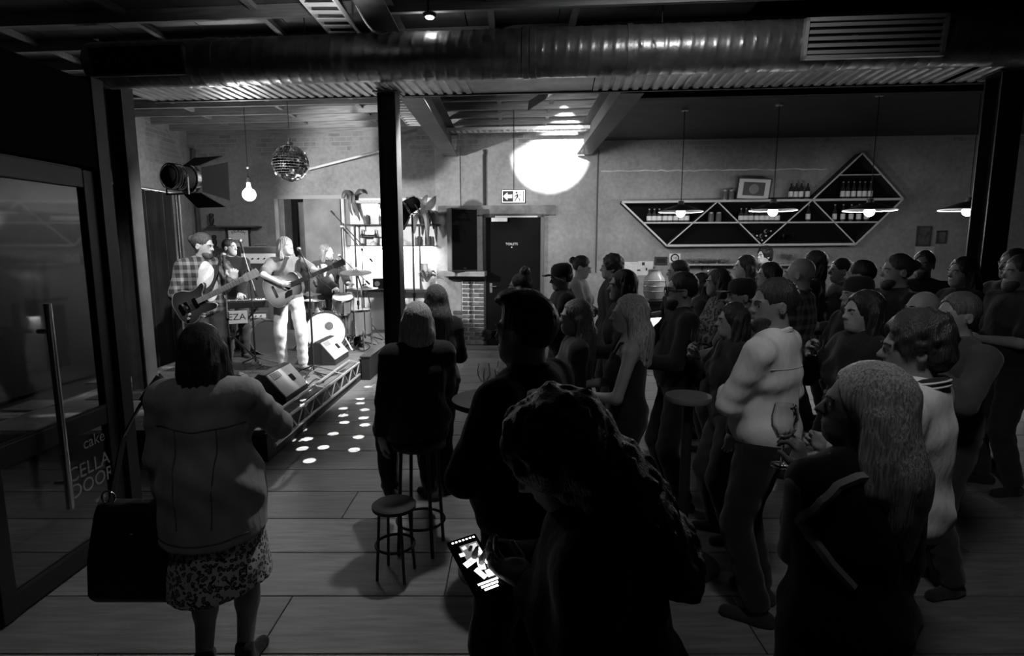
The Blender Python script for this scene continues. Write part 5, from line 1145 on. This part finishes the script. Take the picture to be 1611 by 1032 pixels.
# ---- triangle shelf
ts = thing('triangle_shelf', 'large angular wall shelf of triangles holding bottles over the bar', 'shelf', MW)
DEP = .26
Q = lambda px, py: Vector((wl(px, py, DEP)[0], 0, wl(px, py, DEP)[1]))
A, B, C_, D_ = Q(978, 318), Q(1421, 313), Q(1347, 385), Q(1049, 386.5)
E1, E2, G1, G2, TP = Q(1129, 317), Q(1278, 314.5), Q(1198, 385.5), Q(1346, 384), Q(1357, 241)
zT = (A.z+B.z)/2
boardm = mat('shaded_board', .012, .7); edgem = mat('shelf_edge', .5, .5)  # boards coloured dark for missing light; only the front edge keeps the wood's tone
def board(a, b, th=.022, nm='board'):
    part(nm, MB().bar((a.x, -DEP/2, a.z), (b.x, -DEP/2, b.z), DEP, th, (0, 0, 1)) if abs(b.z-a.z) < .02 else MB().bar((a.x, -DEP/2, a.z), (b.x, -DEP/2, b.z), th, DEP, (0, 1, 0)), boardm, ts)
    mb = MB(); mb.bar((a.x, -DEP-.002, a.z), (b.x, -DEP-.002, b.z), .008, th*1.15, (0, 0, 1)) if abs(b.z-a.z) < .02 else mb.bar((a.x, -DEP-.002, a.z), (b.x, -DEP-.002, b.z), th*1.0, .008, (0, 1, 0))
    part('front_edge', mb, edgem, ts)
def lerp(a, b, z): u_ = (z-a.z)/(b.z-a.z); return a+(b-a)*u_
zm = Q(1200, 350).z; ml, mr_ = lerp(A, D_, zm), lerp(B, G2, zm)
board(A, B, .04); board(D_, G2, .04); board(A, D_, .03); board(B, G2, .03); board(E1, D_); board(E1, G1); board(E2, G1); board(E2, G2); board(ml, mr_)
board(E2, TP, .026); board(TP, B, .026); zu = Q(1350, 275).z; board(lerp(E2, TP, zu), lerp(B, TP, zu), .015)
part('back_panel', MB().prism([(A.x, A.z), (D_.x, D_.z), (G2.x, G2.z), (B.x, B.z)], -.012, -.002), mat('shelf_back', .004, .8, spec=.1), ts); part('back_panel', MB().prism([(E2.x, E2.z), (B.x, B.z), (TP.x, TP.z)], -.012, -.002), MATS['shelf_back'], ts)
def row(kind, pxs, z, labs, off=.16):
    for i, px in enumerate(pxs):
        on_wall(kind, px, off, z, labs % (['first', 'second', 'third', 'fourth', 'fifth', 'sixth', 'seventh', 'eighth', 'ninth'][i]))
z_m, z_t, z_b, z_u = zm+.013, zT+.022, D_.z+.022, zu+.01
row('pale_bottle', [1021, 1029, 1037, 1046, 1054, 1063, 1072, 1080], z_m, '%s label-fronted bottle from the left in the first triangle bay')
row('jar', [1118, 1130], z_m, '%s glass jar from the left in the small triangle under the top board')
row('pale_bottle', [1165, 1173, 1181, 1190, 1198, 1206, 1214, 1222], z_m, '%s label-fronted bottle from the left in the middle bay')
row('bottle', [1270.5], z_m, '%s and only bottle alone in the second small triangle')
row('bottle', [1312, 1325, 1338, 1350, 1362], z_m, '%s bottle from the left in the right-hand bay')
row('wine', [1220, 1227, 1234, 1242, 1249], z_b, '%s stemmed glass from the left on the bottom board', .14)
row('bottle', [1241, 1249, 1257, 1267], z_t, '%s bottle from the left on top of the shelf beside the framed picture')
row('bottle', [1322, 1330, 1339, 1348, 1356, 1365], z_t, '%s bottle from the left inside the upper triangle')
row('jar', [1138, 1148], z_t, '%s glass jar from the left on top of the shelf left of the framed picture')
# dark wine bottles lying in the lower middle triangle (their ends show)
for i, (px, py) in enumerate(((1190, 371), (1204.5, 371), (1198, 378), (1212, 363.5))):
    x, z_ = wl(px, py, DEP); place('bottle', MW @ Matrix.Translation((x, -.0+.0, z_)) @ Matrix.Rotation(PI/2, 4, 'X') @ Matrix.Translation((0, 0, -.03+.02)), 'wine bottle lying on its side in the lower triangle, %s' % ['left of the upper pair', 'right of the upper pair', 'lowest one', 'highest at the right'][i])
X, _ = wl(1184, 300, .14); pf = wthing('picture_frame', 'white-mounted framed picture of a disc leaning on top of the triangle shelf', 'picture', X, -.14, z_t, None); pf.matrix_basis = pf.matrix_basis @ Matrix.Rotation(.16, 4, 'X') @ Matrix.Rotation(.05, 4, 'Y')
part('frame', MB().box((-.28, 0, .19), (.02, .03, .38)).box((.28, 0, .19), (.02, .03, .38)).box((0, 0, .01), (.56, .03, .02)).box((0, 0, .37), (.56, .03, .02)), black, pf); part('mount', MB().box((0, .0, .19), (.545, .012, .36)), mat('mount_board', .6, .7), pf); part('picture', MB().box((0, -.008, .19), (.37, .006, .23)), mat('picture_black', .02, .5), pf); part('disc', MB().lathe([(.001, .012), (.085, .012)], 24, Matrix.Translation((0, 0, .19)) @ Matrix.Rotation(PI/2, 4, 'X')), mat('disc_grey', .3, .5), pf)
# ---- glass rack shelf low on the bar wall
r0 = shelf('wall_shelf', 'long pale shelf with a row of glasses beneath the triangle shelf', 1078, 1312, 416, .24, .03, palewood, 'bar shelves', 4)
row('tumbler', [1084, 1092, 1100, 1108, 1116, 1124, 1132, 1140, 1148], r0[2], '%s upturned glass from the left on the long pale shelf', .17)
row('wine', [1236, 1244, 1252, 1296, 1304], r0[2], '%s stemmed glass from the left at the right part of the long pale shelf', .14)
# ---- bar counter
c0 = at(1012, 474, 8.5); BX = (c0-WO).dot(WU); BL = 6.8; BY = -(c0-WO).dot(WN)*-1
BYd = (c0-WO).dot(WN)     # distance from wall
bar = thing('bar_counter', 'long bar counter with black top and pale glowing front panels', 'bar', MW @ Matrix.Translation((BX, -BYd, 0)))
part('worktop', MB().box((BL/2, .3, 1.08), (BL, .72, .05)), mat('bar_top', .02, .2), bar, bevel=.005); part('apron', MB().box((BL/2, .0, .965), (BL-.02, .05, .19)), black, bar)
for i in range(8): part('front_panel', MB().box((.43+i*.84, .05, .44), (.83, .03, .86)), mat('bar_front', .65, .5, 0, .2, 3), bar)
part('kick_board', MB().box((BL/2, .08, .05), (BL, .03, .1)), black, bar); part('carcass', MB().box((BL/2, .34, .5), (BL-.05, .5, .98)), black, bar); part('foot_rail', MB().tube([(.1, -.16, .2), (BL, -.16, .2)], .02, 8), chrome, bar, True)
al = bpy.data.lights.new('bar_front_light', 'AREA'); al.shape = 'RECTANGLE'; al.size = BL; al.size_y = .04; al.energy = 14
ao = bpy.data.objects.new('bar_front_light', al); COL.objects.link(ao); ao.matrix_world = MW @ Matrix.Translation((BX+BL/2, -BYd-.02, .86)) @ Matrix.Rotation(.25, 4, 'X')
dj = thing('drink_dispenser', 'big round glass drink dispenser on the end of the bar', 'dispenser', MW @ Matrix.Translation((BX+.2, -BYd+.3, 1.107)))
part('jar', MB().lathe([(.001, 0), (.13, .01), (.16, .08), (.165, .22), (.15, .32), (.10, .38), (.10, .42), (.094, .42), (.094, .38), (.145, .31), (.158, .22), (.153, .085), (.12, .02), (.001, .018)], 24), mat('dispenser_glass', .4, .15), dj, True); part('lid', MB().lathe([(.10, .42), (.10, .445), (.03, .455), (.03, .49), (.001, .495)], 20), grey_metal, dj, True); part('tap', MB().tube([(0, -.15, .06), (0, -.21, .06), (0, -.21, .02)], .012, 8), grey_metal, dj, True)
for rr_ in (.12, .20, .28): part('rib', MB().lathe([(.164, rr_-.008), (.172, rr_), (.164, rr_+.008)], 24, caps=False), MATS['dispenser_glass'], dj, True)
BM = lambda x, y, z=1.106: MW @ Matrix.Translation((BX+x, -BYd+y, z))
for i, x in enumerate((.42, .51, .60, .69)): place('tumbler' if i % 2 else 'wine', BM(x, .25+.05*(i % 2)), '%s glass from the left on the bar beside the dispenser' % ['first', 'second', 'third', 'fourth'][i])
for i, x in enumerate((.37, 1.5, 2.6, 3.9)): place('bottle', BM(x, .36), 'dark bottle standing on the bar, %s from the dispenser' % ['first', 'second', 'third', 'fourth'][i])
# ---- pendant lamps over the bar
def pendant(px, py, d, zc, label, w_=20):
    c = at(px, py, d); t = thing('pendant_lamp', label, 'lamp', c, 'pendant lamps over the bar')
    sh = part('shade', MB().lathe([(.31, -.005), (.305, .008), (.20, .05), (.10, .085), (.045, .10), (.04, .15), (.001, .155)], 32, caps=False).lathe([(.302, .0), (.19, .042), (.09, .075), (.04, .09)], 32, caps=False), mat('shade_dark', .05, .4, .2), t, True)
    part('rim', MB().lathe([(.312, -.008), (.316, .0), (.31, .008), (.304, .0), (.312, -.008)], 32, caps=False), mat('shade_rim', .8, .4), t, True)
    part('bulb', MB().ball((0, 0, -.015), .065, 16, 10), glow('bulb_glow', 14), t, True); part('socket', MB().lathe([(.03, .04), (.03, .12)], 12), grey_metal, t, True)
    part('cord', MB().tube([(0, 0, .15), (0, 0, zc-c.z)], .006, 6), black, t, True); part('ceiling_rose', MB().lathe([(.05, zc-c.z-.02), (.05, zc-c.z)], 16), white_paint, t, True)
    point('pendant_light', c+Vector((0, 0, -.12)), w_, .06)
pendant(1071, 333, 8.4, 3.81, 'pendant lamp with wide dark shade, first from the left over the bar'); pendant(1216, 331, 8.1, 3.81, 'pendant lamp with wide dark shade, second from the left over the bar'); pendant(1368, 331, 7.6, 3.81, 'pendant lamp with wide dark shade, third from the left over the bar'); pendant(1523, 330, 7.3, 3.81, 'pendant lamp with wide dark shade beside the right column')
# ---- globe bulb and mirror ball over the stage
c = at(392, 306, 9.6); gl = thing('globe_bulb', 'bare globe bulb hanging over the keyboard player', 'lamp', c)
part('globe', MB().ball((0, 0, 0), .105, 20, 14), glow('globe_glow', 14), gl, True); part('neck', MB().lathe([(.05, .09), (.03, .14), (.028, .2)], 14), glow('globe_neck', 3), gl, True); part('socket', MB().lathe([(.032, .19), (.032, .27), (.01, .29)], 14), black, gl, True); part('cord', MB().tube([(0, 0, .28), (0, 0, 4.12-c.z)], .006, 6), black, gl, True); part('cord_grip', MB().ball((0, 0, .43), .02, 8, 6), cream, gl, True)
point('globe_light', c+Vector((0, -.16, -.05)), 42, .1)
c = at(457, 257, 8.2); mbl = thing('mirror_ball', 'mirror ball hanging over the stage', 'mirror ball', c)
R_ = .25; mb = MB(); nb = 22
for i in range(nb):
    a0 = PI*i/nb+.012; a1 = PI*(i+1)/nb-.012; nn = max(int(2*PI*R_*math.sin((a0+a1)/2)/(PI*R_/nb)), 4)
    for k in range(nn):
        b0 = 2*PI*k/nn+.02; b1 = 2*PI*(k+1)/nn-.02
        v = [Vector((R_*math.sin(a)*math.cos(b), R_*math.sin(a)*math.sin(b), R_*math.cos(a))) for a, b in ((a0, b0), (a1, b0), (a1, b1), (a0, b1))]
        ctr = sum(v, Vector())/4; jr = Matrix.Rotation(random.uniform(-.06, .06), 3, random.choice('XYZ')); mb.add([ctr+jr @ (p-ctr) for p in v], [(0, 1, 2, 3)])
o = part('mirror_tiles', mb, mat('mirror', .85, .04, 1.), mbl); o['kind'] = 'stuff'; part('core', MB().ball((0, 0, 0), R_-.008, 24, 16), black, mbl, True); part('cap', MB().lathe([(.05, R_-.01), (.05, R_+.03), (.02, R_+.05), (.02, R_+.09)], 16), chrome, mbl, True); part('wire', MB().tube([(0, 0, R_+.08), (0, 0, 4.12-c.z)], .004, 6), black, mbl, True)
# diagonal rod standing in for a streak of light behind the ball
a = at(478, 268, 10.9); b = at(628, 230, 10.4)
rodm = part('streak_rod', MB().tube([a, b], .022, 10), cream, smooth=True); tag(rodm, 'pale diagonal rod high on the wall right of the mirror ball', 'rod')
# ---- theatre lamps with barn doors on stands
def par(label, c, aim, base, watts, on, size=40, sc=1.0):
    c = Vector(c); t = thing('stage_lamp', label, 'stage light', Vector((c.x, c.y, base)), 'stage lamps on stands')
    z_ = -(Vector(aim)-c).normalized(); x_ = Vector((0, 0, 1)).cross(z_).normalized(); y_ = z_.cross(x_); M = frame_M(c, x_, y_, z_) @ Matrix.Scale(sc, 4)
    can = part('can', MB().lathe([(.10, -.14), (.105, -.12), (.105, .02), (.09, .08), (.05, .115), (.001, .12)], 24, M, False), mat('lamp_black', .005, .8, spec=.08), t, True, world=True)
    part('lens', MB().lathe([(.001, -.10), (.095, -.10)], 24, M), glow('lens_on', 25) if on else mat('lens_off', .5, .1), t, True, world=True)
    part('front_ring', MB().lathe([(.105, -.15), (.122, -.15), (.122, -.11), (.105, -.11), (.105, -.15)], 24, M, False), chrome, t, True, world=True)
    for k in range(4):
        L4 = M @ Matrix.Rotation(k*PI/2, 4, 'Z') @ Matrix.Translation((0, .12, -.15)) @ Matrix.Rotation(.5, 4, 'X')
        part('barn_door', MB().prism([(-.10, 0), (.11, 0), (.17, -.22), (-.17, -.22)], -.003, .003, L4), MATS['lamp_black'], t, world=True)
    for k in range(5): part('cooling_fin', MB().lathe([(.105, 0), (.115, .002), (.105, .004)], 24, M @ Matrix.Translation((0, 0, -.02+.022*k)), False), chrome, can, True, world=True)
    part('yoke', MB().tube([M @ Vector(q_) for q_ in ((-.125, 0, 0), (-.13, -.14, 0), (.13, -.14, 0), (.125, 0, 0))], .012, 8), black, t, True, world=True)
    part('stand_tube', MB().tube([(c.x, c.y, base+.1), (c.x, c.y, c.z-.14*sc)], .017, 8), steel, t, True, world=True); part('collar', MB().tube([(c.x, c.y, base+1.05), (c.x, c.y, base+1.13)], .028, 8), black, t, True, world=True)
    for k in range(3): a_ = k*2.1+.5; part('leg', MB().tube([(c.x, c.y, base+.55), (c.x+.36*math.cos(a_), c.y+.36*math.sin(a_), base+.015)], .012, 6), steel, t, True, world=True)
    if watts: spot('stage_lamp_light', c+(Vector(aim)-c).normalized()*.2*sc, aim, watts, size, .5, .06)
par('large stage lamp with black barn doors, on a stand at the left stage edge', at(278, 279, 6.6), at(620, 330, 10.9), STZ, 650, False, 66, 1.3)
par('stage lamp with lit lens and barn doors in front of the white shelves', at(648, 322, 9.7), at(480, 420, 8.8), 0, 90, True, 50, 1.15)
fl_ = thing('hidden_flag_spot', 'small black spotlight with a tilted flag, clamped between the roof beams facing the wall', 'stage light', (.5, 7.2, 3.8))
part('can', MB().lathe([(.07, -.14), (.075, -.02), (.06, .08), (.001, .1)], 20, Matrix.Translation((0, -.10, .02)) @ Matrix.Rotation(PI/2, 4, 'X'), False), MATS['lamp_black'], fl_, True)
o = part('flag', MB().box((0, .225, .0), (.7, .46, .004)), MATS['lamp_black'], fl_); o.location = (.0, 0, .014); o.rotation_euler = (0, -.55, 0)  # added unseen plate cutting the wall spot's beam along a slope
part('clamp', MB().bar((0, -.1, .07), (0, -.1, .30), .04), steel, fl_)
# ---- black drape beside the stage on its pipe
dx = -4.72; y0, y1 = 6.5, 8.1; dr = thing('stage_drape', 'black drape hung from a pipe at the left side of the stage', 'curtain', (dx, 7.3, 0))
v = []; nS = 60
for i in range(nS+1):
    y = y0+(y1-y0)*i/nS; x = dx+.03*math.sin(i*.9)+.012*math.sin(i*2.3)
    for z in (.05, .9, 1.8, 2.62): v.append((x, y, z)) 
mb = MB(); mb.add(v, [(i*4+k, i*4+k+1, (i+1)*4+k+1, (i+1)*4+k) for i in range(nS) for k in range(3)])
o = part('cloth', mb, mat('drape_black', .006, .9, 0, .3, 4, spec=.1), dr, True, world=True); sm = o.modifiers.new('thickness', 'SOLIDIFY'); sm.thickness = .004
part('pipe', MB().tube([(dx, y0-.1, 2.64), (dx, y1+.1, 2.64)], .018, 8), chrome, dr, True, world=True)
for yy in (y0-.1, y1+.1): part('upright', MB().tube([(dx, yy, 0.02), (dx, yy, 2.64)], .018, 8), chrome, dr, True, world=True); part('base', MB().box((dx-.02, yy, .01), (.3, .3, .02)), steel, dr, world=True)
# ================================================================== LEFT GLASS DOORS
GX = -2.56
dkm = mat('door_bronze', .02, .4, .3); pane = glass('door_glass', .03)
def gdoor(name, label, ya, yb, z0, z1, handle_y=None, rails=(0.0,)):
    t = thing(name, label, 'door', (GX, (ya+yb)/2, 0)); t['kind'] = 'structure'; st_ = .09
    for y in (ya+st_/2, yb-st_/2): part('stile', MB().box((GX, y, (z0+z1)/2), (.055, st_, z1-z0)), dkm, t, bevel=.004, world=True)
    for z in (z0+.06, z1-.05)+rails: part('rail', MB().box((GX, (ya+yb)/2, z), (.05, yb-ya-2*st_, .11)), dkm, t, bevel=.004, world=True)
    zs = sorted([z0+.06]+list(rails)+[z1-.05])
    for a, b in zip(zs[:-1], zs[1:]): part('pane', MB().box((GX, (ya+yb)/2, (a+b)/2), (.010, yb-ya-2*st_, b-a-.11)), pane, t, world=True); part('glazing_bead', MB().box((GX+.02, (ya+yb)/2, a+.062), (.012, yb-ya-2*st_, .014)), steel, t, world=True)
    return t
d3 = gdoor('door_3', 'dark framed glass door with lettering at the left', 2.62, 3.56, .02, 2.35, rails=(.86,))
d4 = gdoor('door_4', 'dark framed glass door at the far left edge', 1.62, 2.56, .02, 2.35, rails=(.62,))
yh = 2.98
a = at(64, 487, 3.13); b = at(109, 800, 3.13)
part('pull_handle', MB().tube([(GX+.09, 3.03, .45), (GX+.09, 3.03, 1.60)], .019, 12), chrome, d3, True, world=True, label='long chrome pull handle')
for z in (.6, 1.45): part('handle_post', MB().tube([(GX+.02, 3.03, z), (GX+.09, 3.03, z)], .012, 8), chrome, d3, True, world=True)
def door_text(txt, px, py, size, o_=0):
    r = ray(px, py); t_ = (GX+.012)/r.x; p = Vector((0, 0, CAMZ))+r*t_
    o = link('lettering', text_mesh(txt, size, .001), mat('vinyl', .25, .6), d3 if p.y > 2.6 else d4); o.matrix_parent_inverse = o.parent.matrix_world.inverted(); o.matrix_basis = Matrix.Translation(p) @ Matrix.Rotation(PI/2, 4, 'Z') @ Matrix.Rotation(PI/2, 4, 'X')
door_text('cake', 148, 692, .10); door_text('CELLAR', 148, 731, .12); door_text('DOOR', 147, 758, .12); door_text('wine', 158, 783, .05); door_text('&', 160, 805, .05); door_text('TO-POUR', 30, 702, .055)
struct('trim_4', MB().box((GX, 2.6, 2.62), (.10, 2.2, .5)), mat('header', .008, .9, 0, .2, 4, spec=.05))
struct('trim_5', MB().box((GX, 3.62, 1.45), (.12, .10, 2.9)), dkm)
struct('wall_left_2', MB().box((GX, .0, 1.6), (.14, 3.2, 3.2)), MATS['dark_wall']); struct('wall_left_3', MB().box((-7.3, 1.0, 2.25), (.3, 8.6, 4.5)), black)
# ================================================================== FURNITURE AND HELD THINGS ON THE FLOOR
def stool(x, y, hgt, label, k_=1.):
    t = thing('bar_stool', label, 'stool', (x, y, 0), 'bar stools'); t.scale = (k_, k_, 1)
    part('seat', MB().lathe([(.15, hgt-.035), (.165, hgt-.03), (.168, hgt-.01), (.15, hgt)], 24), rubber, t, True)
    for k in range(4):
        a = k*PI/2+.6; part('leg', MB().tube([(.12*math.cos(a), .12*math.sin(a), hgt-.03), (.155*math.cos(a), .155*math.sin(a), .008)], .011, 8), black, t, True)
    part('foot_ring', MB().tube([(.148*math.cos(a), .148*math.sin(a), .20) for a in np.linspace(0, 2*PI, 29)], .009, 8, False), black, t, True); return t
Bp = PEOPLE['person with blonde bob in black sitting on a stool by the black column']['root'].matrix_world.translation
stool(Bp.x, Bp.y-.02, .715, 'black round stool with a foot ring, carrying the blonde bob')
p = at(622, 765, 3.15); stool(p.x, 3.1, .45, 'low black stool in the shade left of the ringed stool', .75)
def htable(x, y, r, label, topm):
    t = thing('bar_table', label, 'table', (x, y, 0), 'high round tables')
    part('table_top', MB().lathe([(.01, 1.02), (r, 1.02), (r+.004, 1.035), (r, 1.05), (.01, 1.05)], 32), topm, t, True); part('column', MB().tube([(0, 0, .02), (0, 0, 1.02)], .03, 12), black, t, True); part('base', MB().lathe([(.22, 0), (.22, .012), (.04, .03)], 28), black, t, True); return t
htable(-.10, 3.15, .24, 'high black table with wine glasses beside the blonde bob', black)
tt = htable(1.02, 3.22, .13, 'small high pale-topped table behind the linen shirt', mat('table_pale', .14, .5))
for i, (dx_, dy_) in enumerate(((-.06, .05), (.05, .12), (.08, -.06), (-.02, -.10))): place('wine', Matrix.Translation((-.10+dx_, 3.15+dy_, 1.051)), 'wine glass on the high black table, %s' % ['left one', 'rear one', 'right one', 'front one'][i])
# phone in the curly haired person's hands
ph = thing('phone', 'mobile phone with lit screen filming the stage, held in two hands', 'phone', MPh)
part('case', MB().box((0, 0, 0), (.076, .152, .008)), black, ph, bevel=.003)
part('screen', MB().box((0, 0, .0048), (.070, .145, .001)), mat('screen_black', .01, .1), ph)
gw, gm, gd = glow('screen_white', 1.6), glow('screen_mid', .35), glow('screen_dim', .12)
def scr(nm, x, y, w_, h_, m, rz=0): part(nm, MB().box((0, 0, 0), (w_, h_, .0006), Matrix.Translation((x, y, .0056)) @ Matrix.Rotation(rz, 4, 'Z')), m, ph)
for i in range(7): scr('screen_icon', -.027+.009*i, .066, .005, .004, gw)
scr('screen_picture', .006, .028, .045, .05, gd); scr('screen_picture', .016, .032, .018, .034, gm)
for x, y, w_, h_, rz in ((-.008, .045, .010, .008, .2), (-.02, .03, .012, .009, 0), (-.012, .006, .03, .014, .3), (.01, -.006, .016, .03, -.2), (.024, .012, .008, .045, .05), (-.002, -.028, .012, .03, .4), (.02, -.034, .02, .018, 0)): scr('screen_highlight', x, y, w_, h_, gw, rz)
for i in range(3): scr('screen_key_row', .004, -.052-.008*i, .05-.008*i, .005, gw)
# handbag of the denim jacket person
sh = A_['M'] @ Vector(A_['up'](-.20, -.0, 1.44)); bgx, bgy = sh.x-.10, sh.y-.05
bag = thing('handbag', 'big black leather handbag hanging at the left side of the denim jacket', 'bag', Matrix.Translation((bgx, bgy, .42))); lea = mat('leather', .012, .4, 0, .2, 8, .2, 40)
b_ = MB(); 
for i, (z, w_, d_) in enumerate(((0, .36, .14), (.03, .40, .17), (.2, .38, .16), (.38, .33, .10), (.42, .32, .06))): b_.add([(sx*w_/2, sy*d_/2, z) for sx, sy in ((-1, -1), (1, -1), (1, 1), (-1, 1))], [])
b_.f = [(i*4+k, i*4+(k+1) % 4, (i+1)*4+(k+1) % 4, (i+1)*4+k) for i in range(4) for k in range(4)]+[(3, 2, 1, 0), (16, 17, 18, 19)]
part('pouch', b_, lea, bag, bevel=.012); L0 = Vector((bgx, bgy, .42))
pts = [Vector((-.12, 0, .41)), Vector((-.05, .02, .7)), sh-L0+Vector((-.035, -.07, -.03)), sh-L0+Vector((.0, .0, .055)), sh-L0+Vector((-.02, .075, .0)), Vector((.06, .06, .7)), Vector((.12, 0, .41))]
sb = MB()
for a, b in zip(pts[:-1], pts[1:]): sb.bar(a, b, .035, .006, (1, 0, .2))
st_ = part('strap', sb, lea, bag)
for i in range(5): q_ = pts[1]+(pts[2]-pts[1])*(i/5); part('stud', MB().ball(q_+Vector((0, -.006, 0)), .006, 8, 6), chrome, bag, True)
part('ring', MB().tube([Vector((-.12+.028*math.cos(a), -.01, .44+.028*math.sin(a))) for a in np.linspace(0, 2*PI, 19)], .004, 6), chrome, bag, True, label='chrome strap ring'); part('clasp', MB().lathe([(.014, 0), (.012, .008)], 12, Matrix.Translation((0, -.07, .3)) @ Matrix.Rotation(PI/2, 4, 'X')), chrome, bag, True)
# glasses in hands
HELD = [('wine glass held up by the very long blonde hair', 'person with very long blonde hair in black top at the front right', 1, 'wine'), ('tumbler in the hand of the blonde bob', 'person with blonde bob in black sitting on a stool by the black column', 0, 'tumbler'),
        ('tumbler raised by the one in glasses', 'person with dark hair and glasses in black, beside the white bar front', 0, 'tumbler'), ('wine glass held by the sheer dark shirt', 'person with thinning hair in sheer dark shirt holding a glass', 1, 'wine'),
        ('wine glass raised by the long dark hair behind the linen shirt', 'person with long dark hair tucked behind the linen shirt shoulder', 0, 'wine'), ('tumbler at the lips of the black-haired sipper', 'person with black hair sipping a drink behind the wavy dark hair', 0, 'tumbler'),
        ('tumbler held by the dark polo at the right edge', 'person in dark polo at the right edge of the picture', 1, 'tumbler'), ('wine glass held by the strappy-top blonde', 'person with long blonde hair and bare shoulder in black strappy top', 1, 'wine'),
        ('tumbler held by the long light brown hair', 'person with long light brown hair left of the blonde in the strappy top', 0, 'tumbler')]
for lab, who, side, kind in HELD:
    p_ = PEOPLE[who]; S, E, g = p_['arms'][side][0], p_['arms'][side][1], 0
    Wv, hd2, pn = p_['hands'][side]
    c_ = p_['M'] @ Vector(np.array(Wv)+unit(hd2)*.085*p_['s']+unit(pn)*.052*p_['s'])
    place(kind, Matrix.Translation(c_+Vector((0, 0, -.06 if kind == 'tumbler' else -.075))), lab)
# added spots in a made-up box, standing in for the mirror ball's reflections
fx = thing('dot_source_box', 'small black spot projector clamped to a roof joist above the stage edge', 'stage light', (-2.0, 6.95, 3.85)); part('body', MB().box((0, 0, 0), (.2, .16, .16)), black, fx, bevel=.01); part('clamp', MB().box((0, 0, .12), (.05, .05, .10)), steel, fx); part('lens_plate', MB().box((0, 0, -.083), (.17, .13, .008)), glow('dot_lens', 1.5), fx)
DOTS = [(567, 627), (602, 615), (579, 608), (603, 624), (567, 634), (611, 634), (540, 642), (574, 644), (540, 653), (572, 657), (542, 664), (574, 668), (613, 645), (612, 656), (524, 682), (564, 687), (607, 676), (509, 703), (557, 707), (601, 692), (487, 724), (484, 690), (476, 705)]
for i, (x_, y_) in enumerate(DOTS):
    tgt = atz(x_, y_, .01); src = Vector((-2.0+.07*math.sin(i*2.4), 6.95+.05*math.cos(i*1.7), 3.75)); d_ = (tgt-src).length
    spot('dot_light', src, tgt, 2600, math.degrees(2*math.atan(.056/d_)), .12, .004)
for (x_, y_) in ((487, 612), (480, 628), (475, 640)):
    tgt = atz(x_, y_, .31); src = Vector((-2.0, 6.95, 3.74)); spot('dot_light', src, tgt, 1500, math.degrees(2*math.atan(.05/(tgt-src).length)), .12, .004)
